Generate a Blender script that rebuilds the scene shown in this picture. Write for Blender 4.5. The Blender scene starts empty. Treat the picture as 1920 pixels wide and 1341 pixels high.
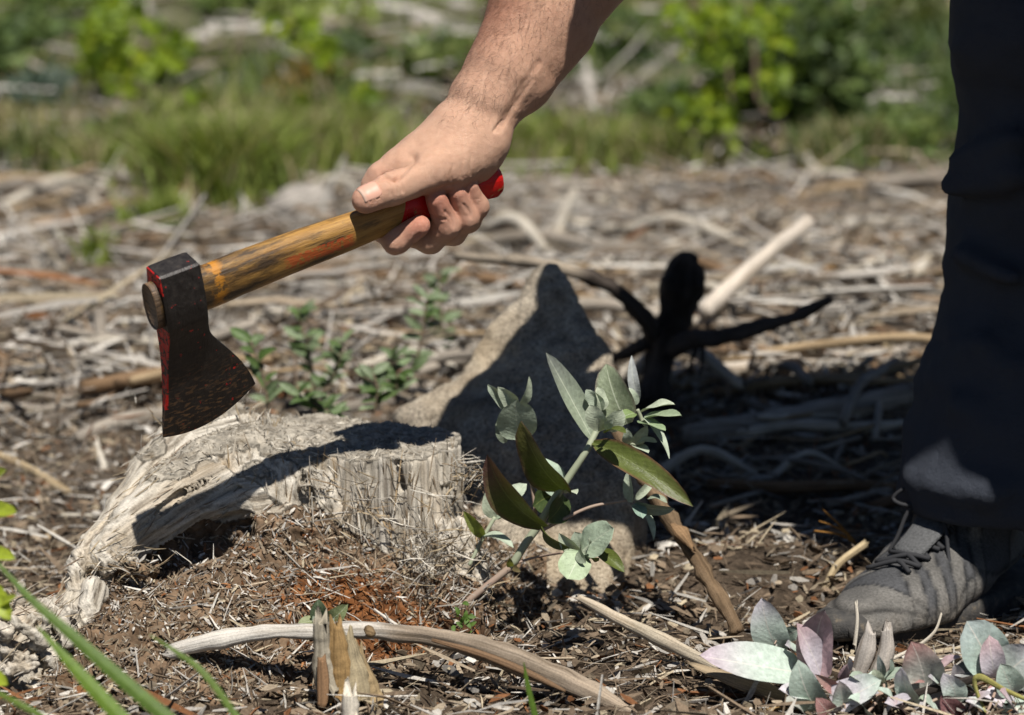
import bpy, math, random
import numpy as np
from mathutils import Vector

random.seed(7)
RNG = np.random.default_rng(11)
SC = bpy.context.scene
COL = SC.collection

# ------------------------------------------------------------------ camera, sky, sun, exposure
CAM = np.array([0.0, 0.0, 0.58]); PITCH = math.radians(10.0); LENS = 85.0
cam_data = bpy.data.cameras.new('camera'); cam = bpy.data.objects.new('camera', cam_data); COL.objects.link(cam)
cam.location = CAM; cam.rotation_euler = (math.pi/2 - PITCH, 0, 0)
cam_data.lens = LENS; cam_data.sensor_width = 36.0
cam_data.clip_start = 0.05; cam_data.clip_end = 600
cam_data.dof.use_dof = True; cam_data.dof.focus_distance = 1.92; cam_data.dof.aperture_fstop = 4.8
cam_data.dof.aperture_blades = 9
SC.camera = cam

SUN_TO = Vector((0.15, -0.55, 1.0)).normalized()      # towards the sun
w = bpy.data.worlds.new('World'); SC.world = w; w.use_nodes = True
wn = w.node_tree; bgn = wn.nodes['Background']
sky = wn.nodes.new('ShaderNodeTexSky'); sky.sky_type = 'NISHITA'; sky.sun_disc = False
sky.sun_elevation = math.asin(SUN_TO.z); sky.sun_rotation = math.atan2(SUN_TO.x, SUN_TO.y)
sky.air_density = 0.75; sky.altitude = 2200; sky.dust_density = 0.3; sky.ozone_density = 1.0
wn.links.new(sky.outputs[0], bgn.inputs[0]); bgn.inputs[1].default_value = 0.05
sl = bpy.data.lights.new('sun', 'SUN'); sun = bpy.data.objects.new('sun', sl); COL.objects.link(sun)
sl.energy = 5.0; sl.angle = math.radians(0.53); sl.color = (1.0, 0.965, 0.91)
sun.rotation_euler = SUN_TO.to_track_quat('Z', 'Y').to_euler(); sun.location = (2, -6, 9)
SC.view_settings.view_transform = 'Standard'; SC.view_settings.look = 'None'
SC.view_settings.gamma = 1; SC.view_settings.exposure = 0.42; SC.view_settings.use_curve_mapping = False
SC.render.engine = 'CYCLES'
SC.cycles.max_bounces = 5; SC.cycles.diffuse_bounces = 2; SC.cycles.glossy_bounces = 2
SC.cycles.transmission_bounces = 2; SC.cycles.transparent_max_bounces = 4

FWD = np.array([0, math.cos(PITCH), -math.sin(PITCH)]); UPV = np.array([0, math.sin(PITCH), math.cos(PITCH)])
KPX = 36.0/LENS/1920.0
def at(px, py, Y):
    """the place that the photograph shows at (px,py), Y metres in front of the camera's foot"""
    d = FWD + np.array([1.0, 0, 0])*((px-960)*KPX) + UPV*((670.5-py)*KPX)
    return CAM + d*(Y/d[1])
def mpp(Y): return Y*KPX

# ------------------------------------------------------------------ numpy noise
def _hash(ix, iy, iz, seed):
    h = (ix.astype(np.uint32)*np.uint32(374761393) + iy.astype(np.uint32)*np.uint32(668265263)
         + iz.astype(np.uint32)*np.uint32(2147483647 - 58) + np.uint32((seed*974711) % 4294967296))
    h = (h ^ (h >> np.uint32(13)))*np.uint32(1274126177)
    h = h ^ (h >> np.uint32(16))
    h = h*np.uint32(2246822519); h = h ^ (h >> np.uint32(15))
    return h.astype(np.float32)/np.float32(4294967295.0)
def vnoise(x, y, z, seed=0):
    x = np.asarray(x, np.float32); y = np.asarray(y, np.float32); z = np.asarray(z, np.float32)
    x, y, z = np.broadcast_arrays(x, y, z)
    fx, fy, fz = np.floor(x), np.floor(y), np.floor(z)
    ix, iy, iz = fx.astype(np.int64), fy.astype(np.int64), fz.astype(np.int64)
    u, v, t = x-fx, y-fy, z-fz
    u = u*u*(3-2*u); v = v*v*(3-2*v); t = t*t*(3-2*t)
    r = 0
    for a in (0, 1):
        wx = u if a else 1-u
        for b in (0, 1):
            wy = v if b else 1-v
            for c in (0, 1):
                r = r + wx*wy*(t if c else 1-t)*_hash(ix+a, iy+b, iz+c, seed)
    return r*2-1
def fbm(x, y, z, octaves=4, seed=0, gain=0.5):
    r = 0; amp = 1.0; f = 1.0; s = 0
    for o in range(octaves):
        r = r + amp*vnoise(np.asarray(x)*f+o*17.3, np.asarray(y)*f+o*7.1, np.asarray(z)*f, seed+o); s += amp
        amp *= gain; f *= 2.03
    return r/s
def sstep(a, b, x):
    t = np.clip((x-a)/(b-a), 0, 1); return t*t*(3-2*t)
def unit(v):
    v = np.asarray(v, float); return v/np.maximum(np.linalg.norm(v, axis=-1, keepdims=True), 1e-9)

# ------------------------------------------------------------------ mesh makers
def tag(o, label=None, cat=None, group=None, kind=None):
    if label: o['label'] = label
    if cat: o['category'] = cat
    if group: o['group'] = group
    if kind: o['kind'] = kind
    return o
def thing(name, label, cat, loc, group=None):
    o = bpy.data.objects.new(name, None); COL.objects.link(o); o.location = tuple(float(c) for c in loc)
    o.empty_display_size = 0.05
    return tag(o, label, cat, group)
def as_mesh(name, V, F, mats, col=None, smooth=True, fuv=None, mi=None):
    V = np.asarray(V, np.float32); 
    Fs = F if isinstance(F, list) else [F]
    Fs = [np.asarray(f, np.int32) for f in Fs if len(f)]
    me = bpy.data.meshes.new(name)
    nl = sum(f.size for f in Fs); npoly = sum(len(f) for f in Fs)
    me.vertices.add(len(V)); me.vertices.foreach_set('co', V.ravel())
    me.loops.add(nl); me.loops.foreach_set('vertex_index', np.concatenate([f.ravel() for f in Fs]))
    me.polygons.add(npoly)
    tot = np.concatenate([np.full(len(f), f.shape[1], np.int32) for f in Fs])
    st = np.concatenate([[0], np.cumsum(tot)[:-1]]).astype(np.int32)
    me.polygons.foreach_set('loop_start', st)
    me.polygons.foreach_set('use_smooth', np.full(npoly, smooth, bool))
    if mi is not None: me.polygons.foreach_set('material_index', np.asarray(mi, np.int32))
    for m in (mats if isinstance(mats, (list, tuple)) else [mats]): me.materials.append(m)
    if col is not None:
        c = np.ones((len(V), 4), np.float32); c[:, :3] = col
        at_ = me.attributes.new('Col', 'FLOAT_COLOR', 'POINT'); at_.data.foreach_set('color', c.ravel())
    if fuv is not None:
        a2 = me.attributes.new('fuv', 'FLOAT_VECTOR', 'POINT'); a2.data.foreach_set('vector', np.asarray(fuv, np.float32).ravel())
    me.update(calc_edges=True); me.validate()
    return me
def put(name, V, F, mats, parent=None, origin=None, **kw):
    V = np.asarray(V, np.float64)
    if parent is not None:
        p = parent; off = np.zeros(3)
        while p is not None: off += np.array(p.location); p = p.parent
        me = as_mesh(name, V-off, F, mats, **kw); o = bpy.data.objects.new(name, me); COL.objects.link(o); o.parent = parent
    else:
        if origin is None: origin = np.array([V[:, 0].mean(), V[:, 1].mean(), V[:, 2].min()])
        me = as_mesh(name, V-origin, F, mats, **kw); o = bpy.data.objects.new(name, me); COL.objects.link(o)
        o.location = tuple(float(c) for c in origin)
    return o
def join(parts):
    """[(V,F[,C])] with quad F -> one"""
    V = []; F = []; C = []; n = 0
    for p in parts:
        V.append(p[0]); F.append(np.asarray(p[1])+n); n += len(p[0])
        if len(p) > 2: C.append(np.broadcast_to(p[2], (len(p[0]), 3)))
    V = np.concatenate(V); Q = np.concatenate(F)
    return (V, Q, np.concatenate(C)) if C else (V, Q)
def spline(P, n):
    P = np.asarray(P, float); m = len(P)
    if m == 2:
        t = np.linspace(0, 1, n)[:, None]; return P[0]*(1-t)+P[1]*t
    E = np.concatenate([[2*P[0]-P[1]], P, [2*P[-1]-P[-2]]])
    t = np.linspace(0, m-1, n); i = np.minimum(t.astype(int), m-2); u = (t-i)[:, None]
    a, b, c, d = E[i], E[i+1], E[i+2], E[i+3]
    return 0.5*((2*b)+(-a+c)*u+(2*a-5*b+4*c-d)*u*u+(-a+3*b-3*c+d)*u**3)
def frames(P):
    T = unit(np.gradient(P, axis=0)); n = len(P)
    up = np.array([0, 0, 1.0]) if abs(T[0, 2]) < 0.9 else np.array([0, 1.0, 0])
    s = unit(np.cross(T[0], up)); S = []
    for i in range(n):
        s = unit(s - T[i]*np.dot(s, T[i])); S.append(s)
    S = np.array(S); return T, S, np.cross(S, T)
def tube(P, R, n=24, seg=10, rough=0.0, freq=60, flat=1.0, caps=True, seed=0, ragged=0.0):
    """bent tapered round stick: control points P, radii R; returns V,F,fuv"""
    Pn = spline(P, n); Rn = spline(np.asarray(R, float)[:, None], n)[:, 0]
    T, S, B = frames(Pn)
    a = np.linspace(0, 2*math.pi, seg, endpoint=False)
    ca, sa = np.cos(a), np.sin(a)
    L = np.concatenate([[0], np.cumsum(np.linalg.norm(np.diff(Pn, axis=0), axis=1))])
    rr = Rn[:, None]*np.ones(seg)[None]
    if rough:
        q = Pn[:, None]+0*ca[None, :, None]+(S[:, None]*ca[None, :, None]+B[:, None]*sa[None, :, None])*Rn[:, None, None]
        rr = rr*(1+rough*fbm(q[..., 0]*freq, q[..., 1]*freq, q[..., 2]*freq, 3, seed))
    V = Pn[:, None]+(S[:, None]*ca[None, :, None]+flat*B[:, None]*sa[None, :, None])*rr[..., None]
    if ragged:
        rg = RNG.uniform(-1, 1, (2, seg))*ragged
        V[0] += T[0][None]*rg[0][:, None]; V[-1] += T[-1][None]*rg[1][:, None]
    fu = np.stack(np.broadcast_arrays(ca[None]*Rn.mean(), sa[None]*Rn.mean(), L[:, None]), -1).reshape(-1, 3)
    V = V.reshape(-1, 3); i = np.arange(n-1)[:, None]*seg; j = np.arange(seg)[None]; j2 = (j+1) % seg
    F = np.stack([i+j, i+j2, i+seg+j2, i+seg+j], -1).reshape(-1, 4)[:, ::-1]
    if caps:
        V = np.concatenate([V, [Pn[0]-T[0]*Rn[0]*0.25, Pn[-1]+T[-1]*Rn[-1]*0.25]]); c0, c1 = len(V)-2, len(V)-1
        fu = np.concatenate([fu, [[0, 0, 0], [0, 0, L[-1]]]])
        k = np.arange(0, seg, 2)
        e = (n-1)*seg
        A = np.stack([np.full(len(k), c0), k, (k+1) % seg, (k+2) % seg], -1)
        Bq = np.stack([np.full(len(k), c1), e+(k+2) % seg, e+(k+1) % seg, e+k], -1)
        F = np.concatenate([F, A, Bq])
    return V, F, fu
def vnormals(V, F):
    n = np.cross(V[F[:, 2]]-V[F[:, 0]], V[F[:, 3]]-V[F[:, 1]])
    N = np.zeros_like(V)
    for c in range(3):
        for k in range(4): N[:, c] += np.bincount(F[:, k], n[:, c], len(V))
    return unit(N)
def slivers(C, D, L, W, T, col, bend=0.15, jit=0.12, sides=3):
    """many thin tapered splinters as one mesh (three rings of three)"""
    N = len(C); D = unit(D)
    r = unit(RNG.normal(size=(N, 3))); S = unit(np.cross(D, r)); B = np.cross(S, D)
    ts = np.array([-0.5, 0.02, 0.5]); rad = np.array([0.55, 1.0, 0.25])
    a = np.linspace(0, 2*math.pi, sides, endpoint=False)
    bd = RNG.normal(size=N)*bend*L
    V = np.zeros((N, 3, sides, 3))
    for i in range(3):
        ctr = C+D*(L*ts[i])[:, None]+B*(bd*(0.25-ts[i]**2))[:, None]
        for j in range(sides):
            V[:, i, j] = ctr+S*(W*0.5*rad[i]*math.cos(a[j]))[:, None]+B*(T*0.5*rad[i]*math.sin(a[j]))[:, None]
    base = (np.arange(N)*3*sides)[:, None, None]
    i = np.arange(2)[None, :, None]*sides; j = np.arange(sides)[None, None]; j2 = (j+1) % sides
    F = np.stack(np.broadcast_arrays(base+i+j, base+i+j2, base+i+sides+j2, base+i+sides+j), -1).reshape(-1, 4)[:, ::-1]
    c = np.repeat(col*(1+RNG.normal(size=(N, 1))*jit), 3*sides, axis=0)
    return V.reshape(-1, 3), F, np.clip(c, 0.004, 0.9)
def pick(pal, n, p=None):
    pal = np.array(pal); return pal[RNG.choice(len(pal), n, p=p)]

# ------------------------------------------------------------------ distance-field modelling
class Field:
    def __init__(s, lo, hi, h, big=0.05):
        s.lo = np.array(lo, float); s.h = h
        s.n = np.ceil((np.array(hi)-s.lo)/h).astype(int)+1
        s.ax = [(s.lo[i]+h*np.arange(s.n[i])).astype(np.float32) for i in range(3)]
        s.f = np.full(s.n, big, np.float32)
    def sl(s, lo, hi):
        r = []
        for i in range(3):
            a = int(np.clip(math.floor((lo[i]-s.lo[i])/s.h), 0, s.n[i])); b = int(np.clip(math.ceil((hi[i]-s.lo[i])/s.h)+1, 0, s.n[i]))
            r.append(slice(a, b))
        return tuple(r)
    def pts(s, q): return s.ax[0][q[0]][:, None, None], s.ax[1][q[1]][None, :, None], s.ax[2][q[2]][None, None, :]
    def _mix(s, q, d, k, cut):
        a = s.f[q]
        if a.size == 0: return
        if cut:
            d = -d; h = np.maximum(k-np.abs(a-d), 0)/k; s.f[q] = np.maximum(a, d)+h*h*k*0.25
        else:
            h = np.maximum(k-np.abs(a-d), 0)/k; s.f[q] = np.minimum(a, d)-h*h*k*0.25
    def cap(s, a, b, ra, rb, k=0.004, flat=None, cut=False, pad=0.03):
        a = np.asarray(a, float); b = np.asarray(b, float); m = max(ra, rb)+k+pad
        q = s.sl(np.minimum(a, b)-m, np.maximum(a, b)+m); X, Y, Z = s.pts(q)
        s._mix(q, cap_d(X, Y, Z, a, b, ra, rb, flat), k, cut); return s
    def chain(s, P, R, k=0.004, flat=None, **kw):
        for i in range(len(P)-1): s.cap(P[i], P[i+1], R[i], R[i+1], k, flat, **kw)
        return s
    def func(s, fn, lo, hi, k=0.004, cut=False):
        q = s.sl(lo, hi); X, Y, Z = s.pts(q); s._mix(q, fn(X, Y, Z).astype(np.float32), k, cut); return s
    def ell(s, c, r, k=0.004, cut=False, ax=None):
        c = np.asarray(c, float); r = np.asarray(r, float); m = max(r)+k+0.02
        A = np.eye(3) if ax is None else np.asarray(ax, float)
        def fn(X, Y, Z):
            p = [(X-c[0])*A[i][0]+(Y-c[1])*A[i][1]+(Z-c[2])*A[i][2] for i in range(3)]
            k0 = np.sqrt((p[0]/r[0])**2+(p[1]/r[1])**2+(p[2]/r[2])**2)
            return (k0-1)*min(r)
        return s.func(fn, c-m, c+m, k, cut)
    def mesh(s):
        f = s.f; g = f < 0
        c = sum(g[i:s.n[0]-1+i, j:s.n[1]-1+j, k:s.n[2]-1+k].astype(np.int8) for i in (0, 1) for j in (0, 1) for k in (0, 1))
        act = (c > 0) & (c < 8); ids = np.argwhere(act); idx = np.full(act.shape, -1, np.int32); idx[act] = np.arange(len(ids))
        acc = np.zeros((len(ids), 3)); cnt = np.zeros(len(ids))
        cor = [(i, j, k) for i in (0, 1) for j in (0, 1) for k in (0, 1)]
        for o1 in cor:
            for o2 in cor:
                if sum(abs(o1[i]-o2[i]) for i in range(3)) != 1 or o1 > o2: continue
                f1 = f[ids[:, 0]+o1[0], ids[:, 1]+o1[1], ids[:, 2]+o1[2]]; f2 = f[ids[:, 0]+o2[0], ids[:, 1]+o2[1], ids[:, 2]+o2[2]]
                m = (f1 < 0) != (f2 < 0); t = f1[m]/(f1[m]-f2[m])
                acc[m] += np.array(o1)+t[:, None]*(np.array(o2)-np.array(o1)); cnt[m] += 1
        V = s.lo+s.h*(ids+acc/cnt[:, None]); Fq = []
        for axis in range(3):
            sa = [slice(1, -1)]*3; sb = [slice(1, -1)]*3; sa[axis] = slice(0, -1); sb[axis] = slice(1, None)
            ga, gb = g[tuple(sa)], g[tuple(sb)]; m = ga != gb; e = np.argwhere(m)
            o = np.ones(3, int); o[axis] = 0; e = e+o; fl = ga[m]
            a1, a2 = (axis+1) % 3, (axis+2) % 3
            def cell(d1, d2):
                q = e.copy(); q[:, a1] += d1; q[:, a2] += d2; return idx[q[:, 0], q[:, 1], q[:, 2]]
            Q = np.stack([cell(-1, -1), cell(0, -1), cell(0, 0), cell(-1, 0)], -1)
            Q[~fl] = Q[~fl][:, ::-1]; Fq.append(Q)
        F = np.concatenate(Fq); F = F[(F >= 0).all(1)]
        return V, F
def cap_d(X, Y, Z, a, b, ra, rb, flat=None):
    ab = b-a; px, py, pz = X-a[0], Y-a[1], Z-a[2]
    t = np.clip((px*ab[0]+py*ab[1]+pz*ab[2])/max(float(ab@ab), 1e-12), 0, 1)
    dx, dy, dz = px-t*ab[0], py-t*ab[1], pz-t*ab[2]
    if flat is not None:
        n, sc = flat; e = (dx*n[0]+dy*n[1]+dz*n[2])*(sc-1)
        dx, dy, dz = dx+n[0]*e, dy+n[1]*e, dz+n[2]*e
    return np.sqrt(dx*dx+dy*dy+dz*dz)-(ra+(rb-ra)*t)
def smin(a, b, k):
    h = np.maximum(k-np.abs(a-b), 0)/k; return np.minimum(a, b)-h*h*k*0.25
def crease(V, N, P, width, depth):
    """press a groove (or raise a fold) along the polyline P into the surface"""
    P = np.asarray(P, float); best = np.full(len(V), 9.0)
    for i in range(len(P)-1):
        ab = P[i+1]-P[i]; t = np.clip(((V-P[i])@ab)/(ab@ab), 0, 1)
        best = np.minimum(best, np.linalg.norm(V-P[i]-t[:, None]*ab, axis=1))
    return V-N*(depth*np.exp(-(best/width)**2))[:, None]

# ------------------------------------------------------------------ materials
class Sh:
    def __init__(s, name, rough=0.8, spec=0.3):
        s.m = bpy.data.materials.new(name); s.m.use_nodes = True; s.nt = s.m.node_tree
        s.b = s.nt.nodes['Principled BSDF']; s.b.inputs['Roughness'].default_value = rough
        s.b.inputs['Specular IOR Level'].default_value = spec
        s.out = s.nt.nodes['Material Output']
    def n(s, t, **kw):
        x = s.nt.nodes.new(t)
        for k, v in kw.items():
            if k[0] == '_': setattr(x, k[1:], v)
            else: s.set(x.inputs[k], v)
        return x
    def set(s, sock, v):
        if isinstance(v, bpy.types.NodeSocket): s.nt.links.new(v, sock)
        else: sock.default_value = v
    def attr(s, nm): return s.n('ShaderNodeAttribute', _attribute_name=nm)
    def obj(s): return s.n('ShaderNodeTexCoord').outputs['Object']
    def geo(s): return s.n('ShaderNodeNewGeometry').outputs['Position']
    def scale(s, vec, sc):
        x = s.n('ShaderNodeMapping'); s.set(x.inputs['Vector'], vec); x.inputs['Scale'].default_value = sc; return x.outputs[0]
    def noise(s, vec, scale, detail=4, rough=0.55, dist=0):
        return s.n('ShaderNodeTexNoise', Vector=vec, Scale=scale, Detail=detail, Roughness=rough, Distortion=dist).outputs['Fac']
    def ramp(s, fac, stops):
        x = s.n('ShaderNodeValToRGB', Fac=fac); e = x.color_ramp.elements
        while len(e) < len(stops): e.new(0.5)
        for q, (p, c) in zip(e, stops): q.position = p; q.color = (*c, 1) if not isinstance(c, (int, float)) else (c, c, c, 1)
        return x.outputs[0]
    def mix(s, fac, a, b, mode='MIX'):
        x = s.n('ShaderNodeMix', _data_type='RGBA', _blend_type=mode); x.clamp_factor = True
        for i, v in ((0, fac), (6, a), (7, b)):
            if isinstance(v, tuple) and len(v) == 3: v = (*v, 1)
            s.set(x.inputs[i], v)
        return x.outputs[2]
    def math(s, op, a, b=0.0):
        x = s.n('ShaderNodeMath', _operation=op); s.set(x.inputs[0], a); s.set(x.inputs[1], b); return x.outputs[0]
    def bump(s, h, dist, strength=1.0, normal=None):
        x = s.n('ShaderNodeBump', Height=h, Distance=dist, Strength=strength)
        if normal is not None: s.set(x.inputs['Normal'], normal)
        return x.outputs[0]
    def done(s, col, nrm=None, rough=None):
        s.set(s.b.inputs['Base Color'], (*col, 1) if isinstance(col, tuple) and len(col) == 3 else col)
        if nrm is not None: s.set(s.b.inputs['Normal'], nrm)
        if rough is not None: s.set(s.b.inputs['Roughness'], rough)
        return s.m
    def thin(s, amount, col):
        tr = s.n('ShaderNodeBsdfTranslucent', Color=col); mx = s.n('ShaderNodeMixShader', Fac=amount)
        s.nt.links.new(s.b.outputs[0], mx.inputs[1]); s.nt.links.new(tr.outputs[0], mx.inputs[2]); s.nt.links.new(mx.outputs[0], s.out.inputs[0])
        return s.m

def wood_fibre(name, sx=420, sl=14, dark=0.32, bumpd=0.0014, grain=900):
    """weathered wood: its colour comes from Col, the grain runs along fuv.z"""
    s = Sh(name, 0.88, 0.15); v = s.attr('fuv').outputs['Vector']; c = s.attr('Col').outputs['Color']
    a = s.noise(s.scale(v, (sx, sx, sl)), 1.0, 5, 0.65)
    b = s.noise(s.scale(v, (sx*0.25, sx*0.25, sl*0.5)), 1.0, 4, 0.6)
    g = s.noise(v, grain, 3)
    col = s.mix(1.0, c, s.ramp(a, [(0.28, dark), (0.45, 0.85), (0.6, 1.0), (0.78, 1.35)]), 'MULTIPLY')
    col = s.mix(1.0, col, s.ramp(b, [(0.25, (0.5, 0.44, 0.36)), (0.5, (1, 1, 1)), (0.75, (1.2, 1.17, 1.12))]), 'MULTIPLY')
    col = s.mix(0.5, col, s.ramp(g, [(0.3, 0.6), (0.7, 1.3)]), 'MULTIPLY')
    hgt = s.math('ADD', s.math('MULTIPLY', a, 1.0), s.math('ADD', s.math('MULTIPLY', b, 0.8), s.math('MULTIPLY', g, 0.25)))
    return s.done(col, s.bump(hgt, bumpd, 1.0))
def col_mat(name, scale=300, lo=0.6, hi=1.3, bumpd=0.001, rough=0.9, spec=0.12):
    s = Sh(name, rough, spec); c = s.attr('Col').outputs['Color']; p = s.obj()
    a = s.noise(p, scale, 5, 0.6); col = s.mix(1.0, c, s.ramp(a, [(0.3, lo), (0.7, hi)]), 'MULTIPLY')
    return s.done(col, s.bump(a, bumpd) if bumpd else None)

WEATHERED = wood_fibre('weathered_wood')
STICK = wood_fibre('dead_stick_wood', 500, 18, 0.4, 0.0009, 700)
LITTER = col_mat('loose_litter', 500, 0.65, 1.25, 0)
def _soil():
    s = Sh('soil', 0.95, 0.1); p = s.obj(); c = s.attr('Col').outputs['Color']
    a = s.noise(p, 45, 8, 0.7); b = s.noise(p, 260, 4, 0.6); d = s.noise(p, 9, 4)
    col = s.mix(1.0, c, s.ramp(a, [(0.3, 0.45), (0.55, 1.0), (0.75, 1.7)]), 'MULTIPLY')
    col = s.mix(1.0, col, s.ramp(b, [(0.3, 0.6), (0.6, 1.1), (0.72, 1.6)]), 'MULTIPLY')
    col = s.mix(1.0, col, s.ramp(d, [(0.35, 0.75), (0.65, 1.2)]), 'MULTIPLY')
    return s.done(col, s.bump(s.math('ADD', a, s.math('MULTIPLY', b, 0.4)), 0.012))
SOIL = _soil()
# ================================================================== the ground
def G(x, y):
    x = np.asarray(x, float); y = np.asarray(y, float)
    k = np.clip(y-4.7, 0, None)
    z = 0.15*k*k/(k+0.8)*1.0
    z = np.where(y > 40, z, z)
    near = sstep(1.5, 3.0, y)
    z = z + (0.010+0.02*near)*fbm(x*3.1, y*3.1, 0.3, 3, 5) + 0.006*fbm(x*22, y*22, 0.7, 3, 9)
    z = z + 0.10*sstep(4.5, 9, y)*fbm(x*0.9, y*0.9, 2.2, 3, 21)
    z = z + 0.085*sstep(2.28, 2.95, y)
    z = z + 0.035*np.exp(-(((x-0.24)/0.13)**2+((y-2.13)/0.09)**2))      # low heap of brash by the boot
    return z
ry = np.concatenate([-np.geomspace(40, 1.0, 12), np.linspace(-0.8, 1.45, 18), np.arange(1.46, 3.0, 0.008), np.geomspace(3.0, 12, 200)[0:], np.geomspace(12.3, 200, 60)])
uu = np.linspace(-1, 1, 261); uu = np.sign(uu)*np.abs(uu)**1.6
X = uu[None]*(1.15+0.9*np.abs(ry)[:, None]); Y = np.broadcast_to(ry[:, None], X.shape)
Zg = G(X, Y)+0.004*fbm(X*90, Y*90, 0.1, 2, 3)*sstep(4, 2.5, Y)
nr, nc = X.shape; i = np.arange(nr-1)[:, None]*nc; j = np.arange(nc-1)[None]
GF = np.stack([i+j, i+j+1, i+nc+j+1, i+nc+j], -1).reshape(-1, 4)
grn = sstep(5.0, 6.2, Y+0.8*fbm(X*0.8, Y*0.8, 1, 3, 31))
gm = (fbm(X*1.6, Y*1.6, 4, 3, 41) > -0.12)*0.6+0.2
c0 = np.array([0.175, 0.150, 0.122]); c1 = np.array([0.15, 0.155, 0.07])
near_ = sstep(2.9, 2.0, Y)[..., None]; c0 = c0*(1-near_)+np.array([0.130, 0.095, 0.066])*near_
gc = c0+(c1-c0)*(grn*gm)[..., None]
gc = gc*(0.85+0.3*fbm(X*7, Y*7, 0, 3, 77))[..., None]
tag(put('ground', np.stack([X, Y, Zg], -1).reshape(-1, 3), GF, SOIL, origin=np.zeros(3), col=gc.reshape(-1, 3)), kind='structure')

# ================================================================== the rotten stump
def px3(px, py, Y): return at(px, py, Y)
T0 = at(712, 826, 2.045); ZT = T0[2]
def trunk_d(cx, cy, R, zt, seed, tilt=(0, 0)):
    def fn(X, Y, Z):
        th = np.arctan2(Y-cy, X-cx); r = np.hypot(X-cx, Y-cy)
        rid = 0.007*vnoise(np.cos(th)*2.6+seed, np.sin(th)*2.6, Z*4, seed)+0.005*vnoise(np.cos(th)*6.3+seed, np.sin(th)*6.3, Z*11, seed+1)+0.002*vnoise(np.cos(th)*17+seed, np.sin(th)*17, Z*20, seed+4)
        Rz = R+rid+0.035*np.clip((0.075-Z)/0.08, 0, 1.3)**2
        d = (r-Rz)*0.9
        top = Z-(zt+tilt[0]*(X-cx)+tilt[1]*(Y-cy)+0.003*vnoise(X*60, Y*60, 0, seed+2))
        h = np.maximum(0.004-np.abs(d-top), 0)/0.004
        return np.maximum(d, top)+h*h*0.001
    return fn
TR = [(T0[0]+0.001, 2.045, 0.068, ZT, 3, (0.0, 0.02)), (at(560, 830, 2.08)[0], 2.085, 0.070, ZT+0.001, 8, (0.02, 0.0)),
      (at(440, 830, 2.07)[0], 2.075, 0.052, ZT+0.001, 13, (0.06, 0.0)), (at(556, 830, 2.045)[0], 2.046, 0.062, ZT-0.004, 19, (0.05, 0.05))]
_dx = [at(a_, 900, 1.97)[0] for a_ in (380, 450, 600, 740, 860, 930)]
_ry = [1.70, 1.79, 1.87, 1.92, 1.95, 1.99, 2.025, 2.05, 2.075]; _rx = [-.40, -.365, -.344, -.343, -.333, -.316, -.298, -.272, -.235]
def mound_h(x, y):
    h = 0.047+0.46*(y-1.84)-np.interp(x, _dx, [0.0, 0.002, .024, .050, .088, .12]); h = np.minimum(h, 0.105)
    e = x-np.interp(y, _ry, _rx)
    h = h*sstep(-0.015, 0.03, e)-0.03*sstep(0.0, -0.03, e)-.2*sstep(2.09, 2.13, y)-.03*sstep(1.78, 1.72, y)
    return h+0.006*fbm(x*28, y*28, 0.4, 3, 61)
def mound_d(X, Y, Z):
    return (Z-mound_h(X, Y)+0*Z)*0.85+0*X
RIDGE = [at(430, 822, 2.07), at(352, 842, 2.05), at(292, 893, 2.025), at(240, 965, 1.99), at(186, 1030, 1.95), at(150, 1066, 1.92)]
RR = [0.032, 0.027, 0.023, 0.020, 0.016, 0.011]
CURL = [at(152, 1050, 1.915), at(146, 1085, 1.90), at(136, 1120, 1.885), at(126, 1160, 1.87)]
LOW = [at(125, 1165, 1.90), at(85, 1190, 1.86), at(40, 1215, 1.83), at(10, 1250, 1.80)]
st = Field((-0.47, 1.70, -0.03), (0.03, 2.18, 0.185), 0.0019, 0.02)
bx = (np.array([-0.47, 1.70, -0.03]), np.array([0.03, 2.18, 0.185]))
st.func(mound_d, *bx, k=0.006)
for t in TR: st.func(trunk_d(*t), *bx, k=0.010)
# the rotted-out hollow between bark ridge and heart, and cracks down the front of the heart wood
st.chain([at(560, 880, 2.04), at(470, 888, 2.02), at(400, 905, 2.0), at(330, 945, 1.975), at(265, 995, 1.95), at(205, 1045, 1.925)], [.036, .038, .036, .032, .026, .018], k=0.012)
st.chain([at(560, 925, 2.005), at(480, 935, 1.985), at(420, 955, 1.97)], [.028, .027, .018], k=0.01)
st.chain([at(600, 930, 2.01), at(600, 1000, 1.985)], [.030, .026], k=0.008)
st.chain([at(545, 940, 1.995), at(545, 1005, 1.965)], [.024, .020], k=0.006)
st.chain([at(490, 950, 1.985), at(480, 1000, 1.955)], [.020, .016], k=0.006)
st.chain([at(450, 1000, 1.955), at(385, 1022, 1.935), at(310, 1052, 1.915), at(235, 1100, 1.88)], [0.016, 0.024, 0.024, 0.02], k=0.010, cut=True)
st.chain([at(604, 872, 2.0), at(600, 960, 1.985)], [0.006, 0.006], k=0.005, cut=True)
st.chain(RIDGE, RR, k=0.008)
st.chain(CURL, [0.009, 0.008, 0.0075, 0.008], k=0.006)
st.chain(LOW, [0.022, 0.026, 0.029, 0.026], k=0.008)
st.chain([at(120, 1200, 1.85), at(70, 1270, 1.81), at(60, 1330, 1.79)], [0.020, 0.024, 0.020], k=0.008)
st.cap(at(178, 1105, 1.865), at(168, 1185, 1.85), 0.010, 0.013, k=0.003)            # upright grey chunk
st.cap(at(205, 1060, 1.90), at(285, 1068, 1.905), 0.009, 0.006, k=0.003)            # small shelf of sound wood
st.chain([at(470, 890, 2.02), at(520, 885, 2.0), at(575, 905, 1.985)], [0.014, 0.02, 0.014], k=0.008)   # ragged lip
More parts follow.
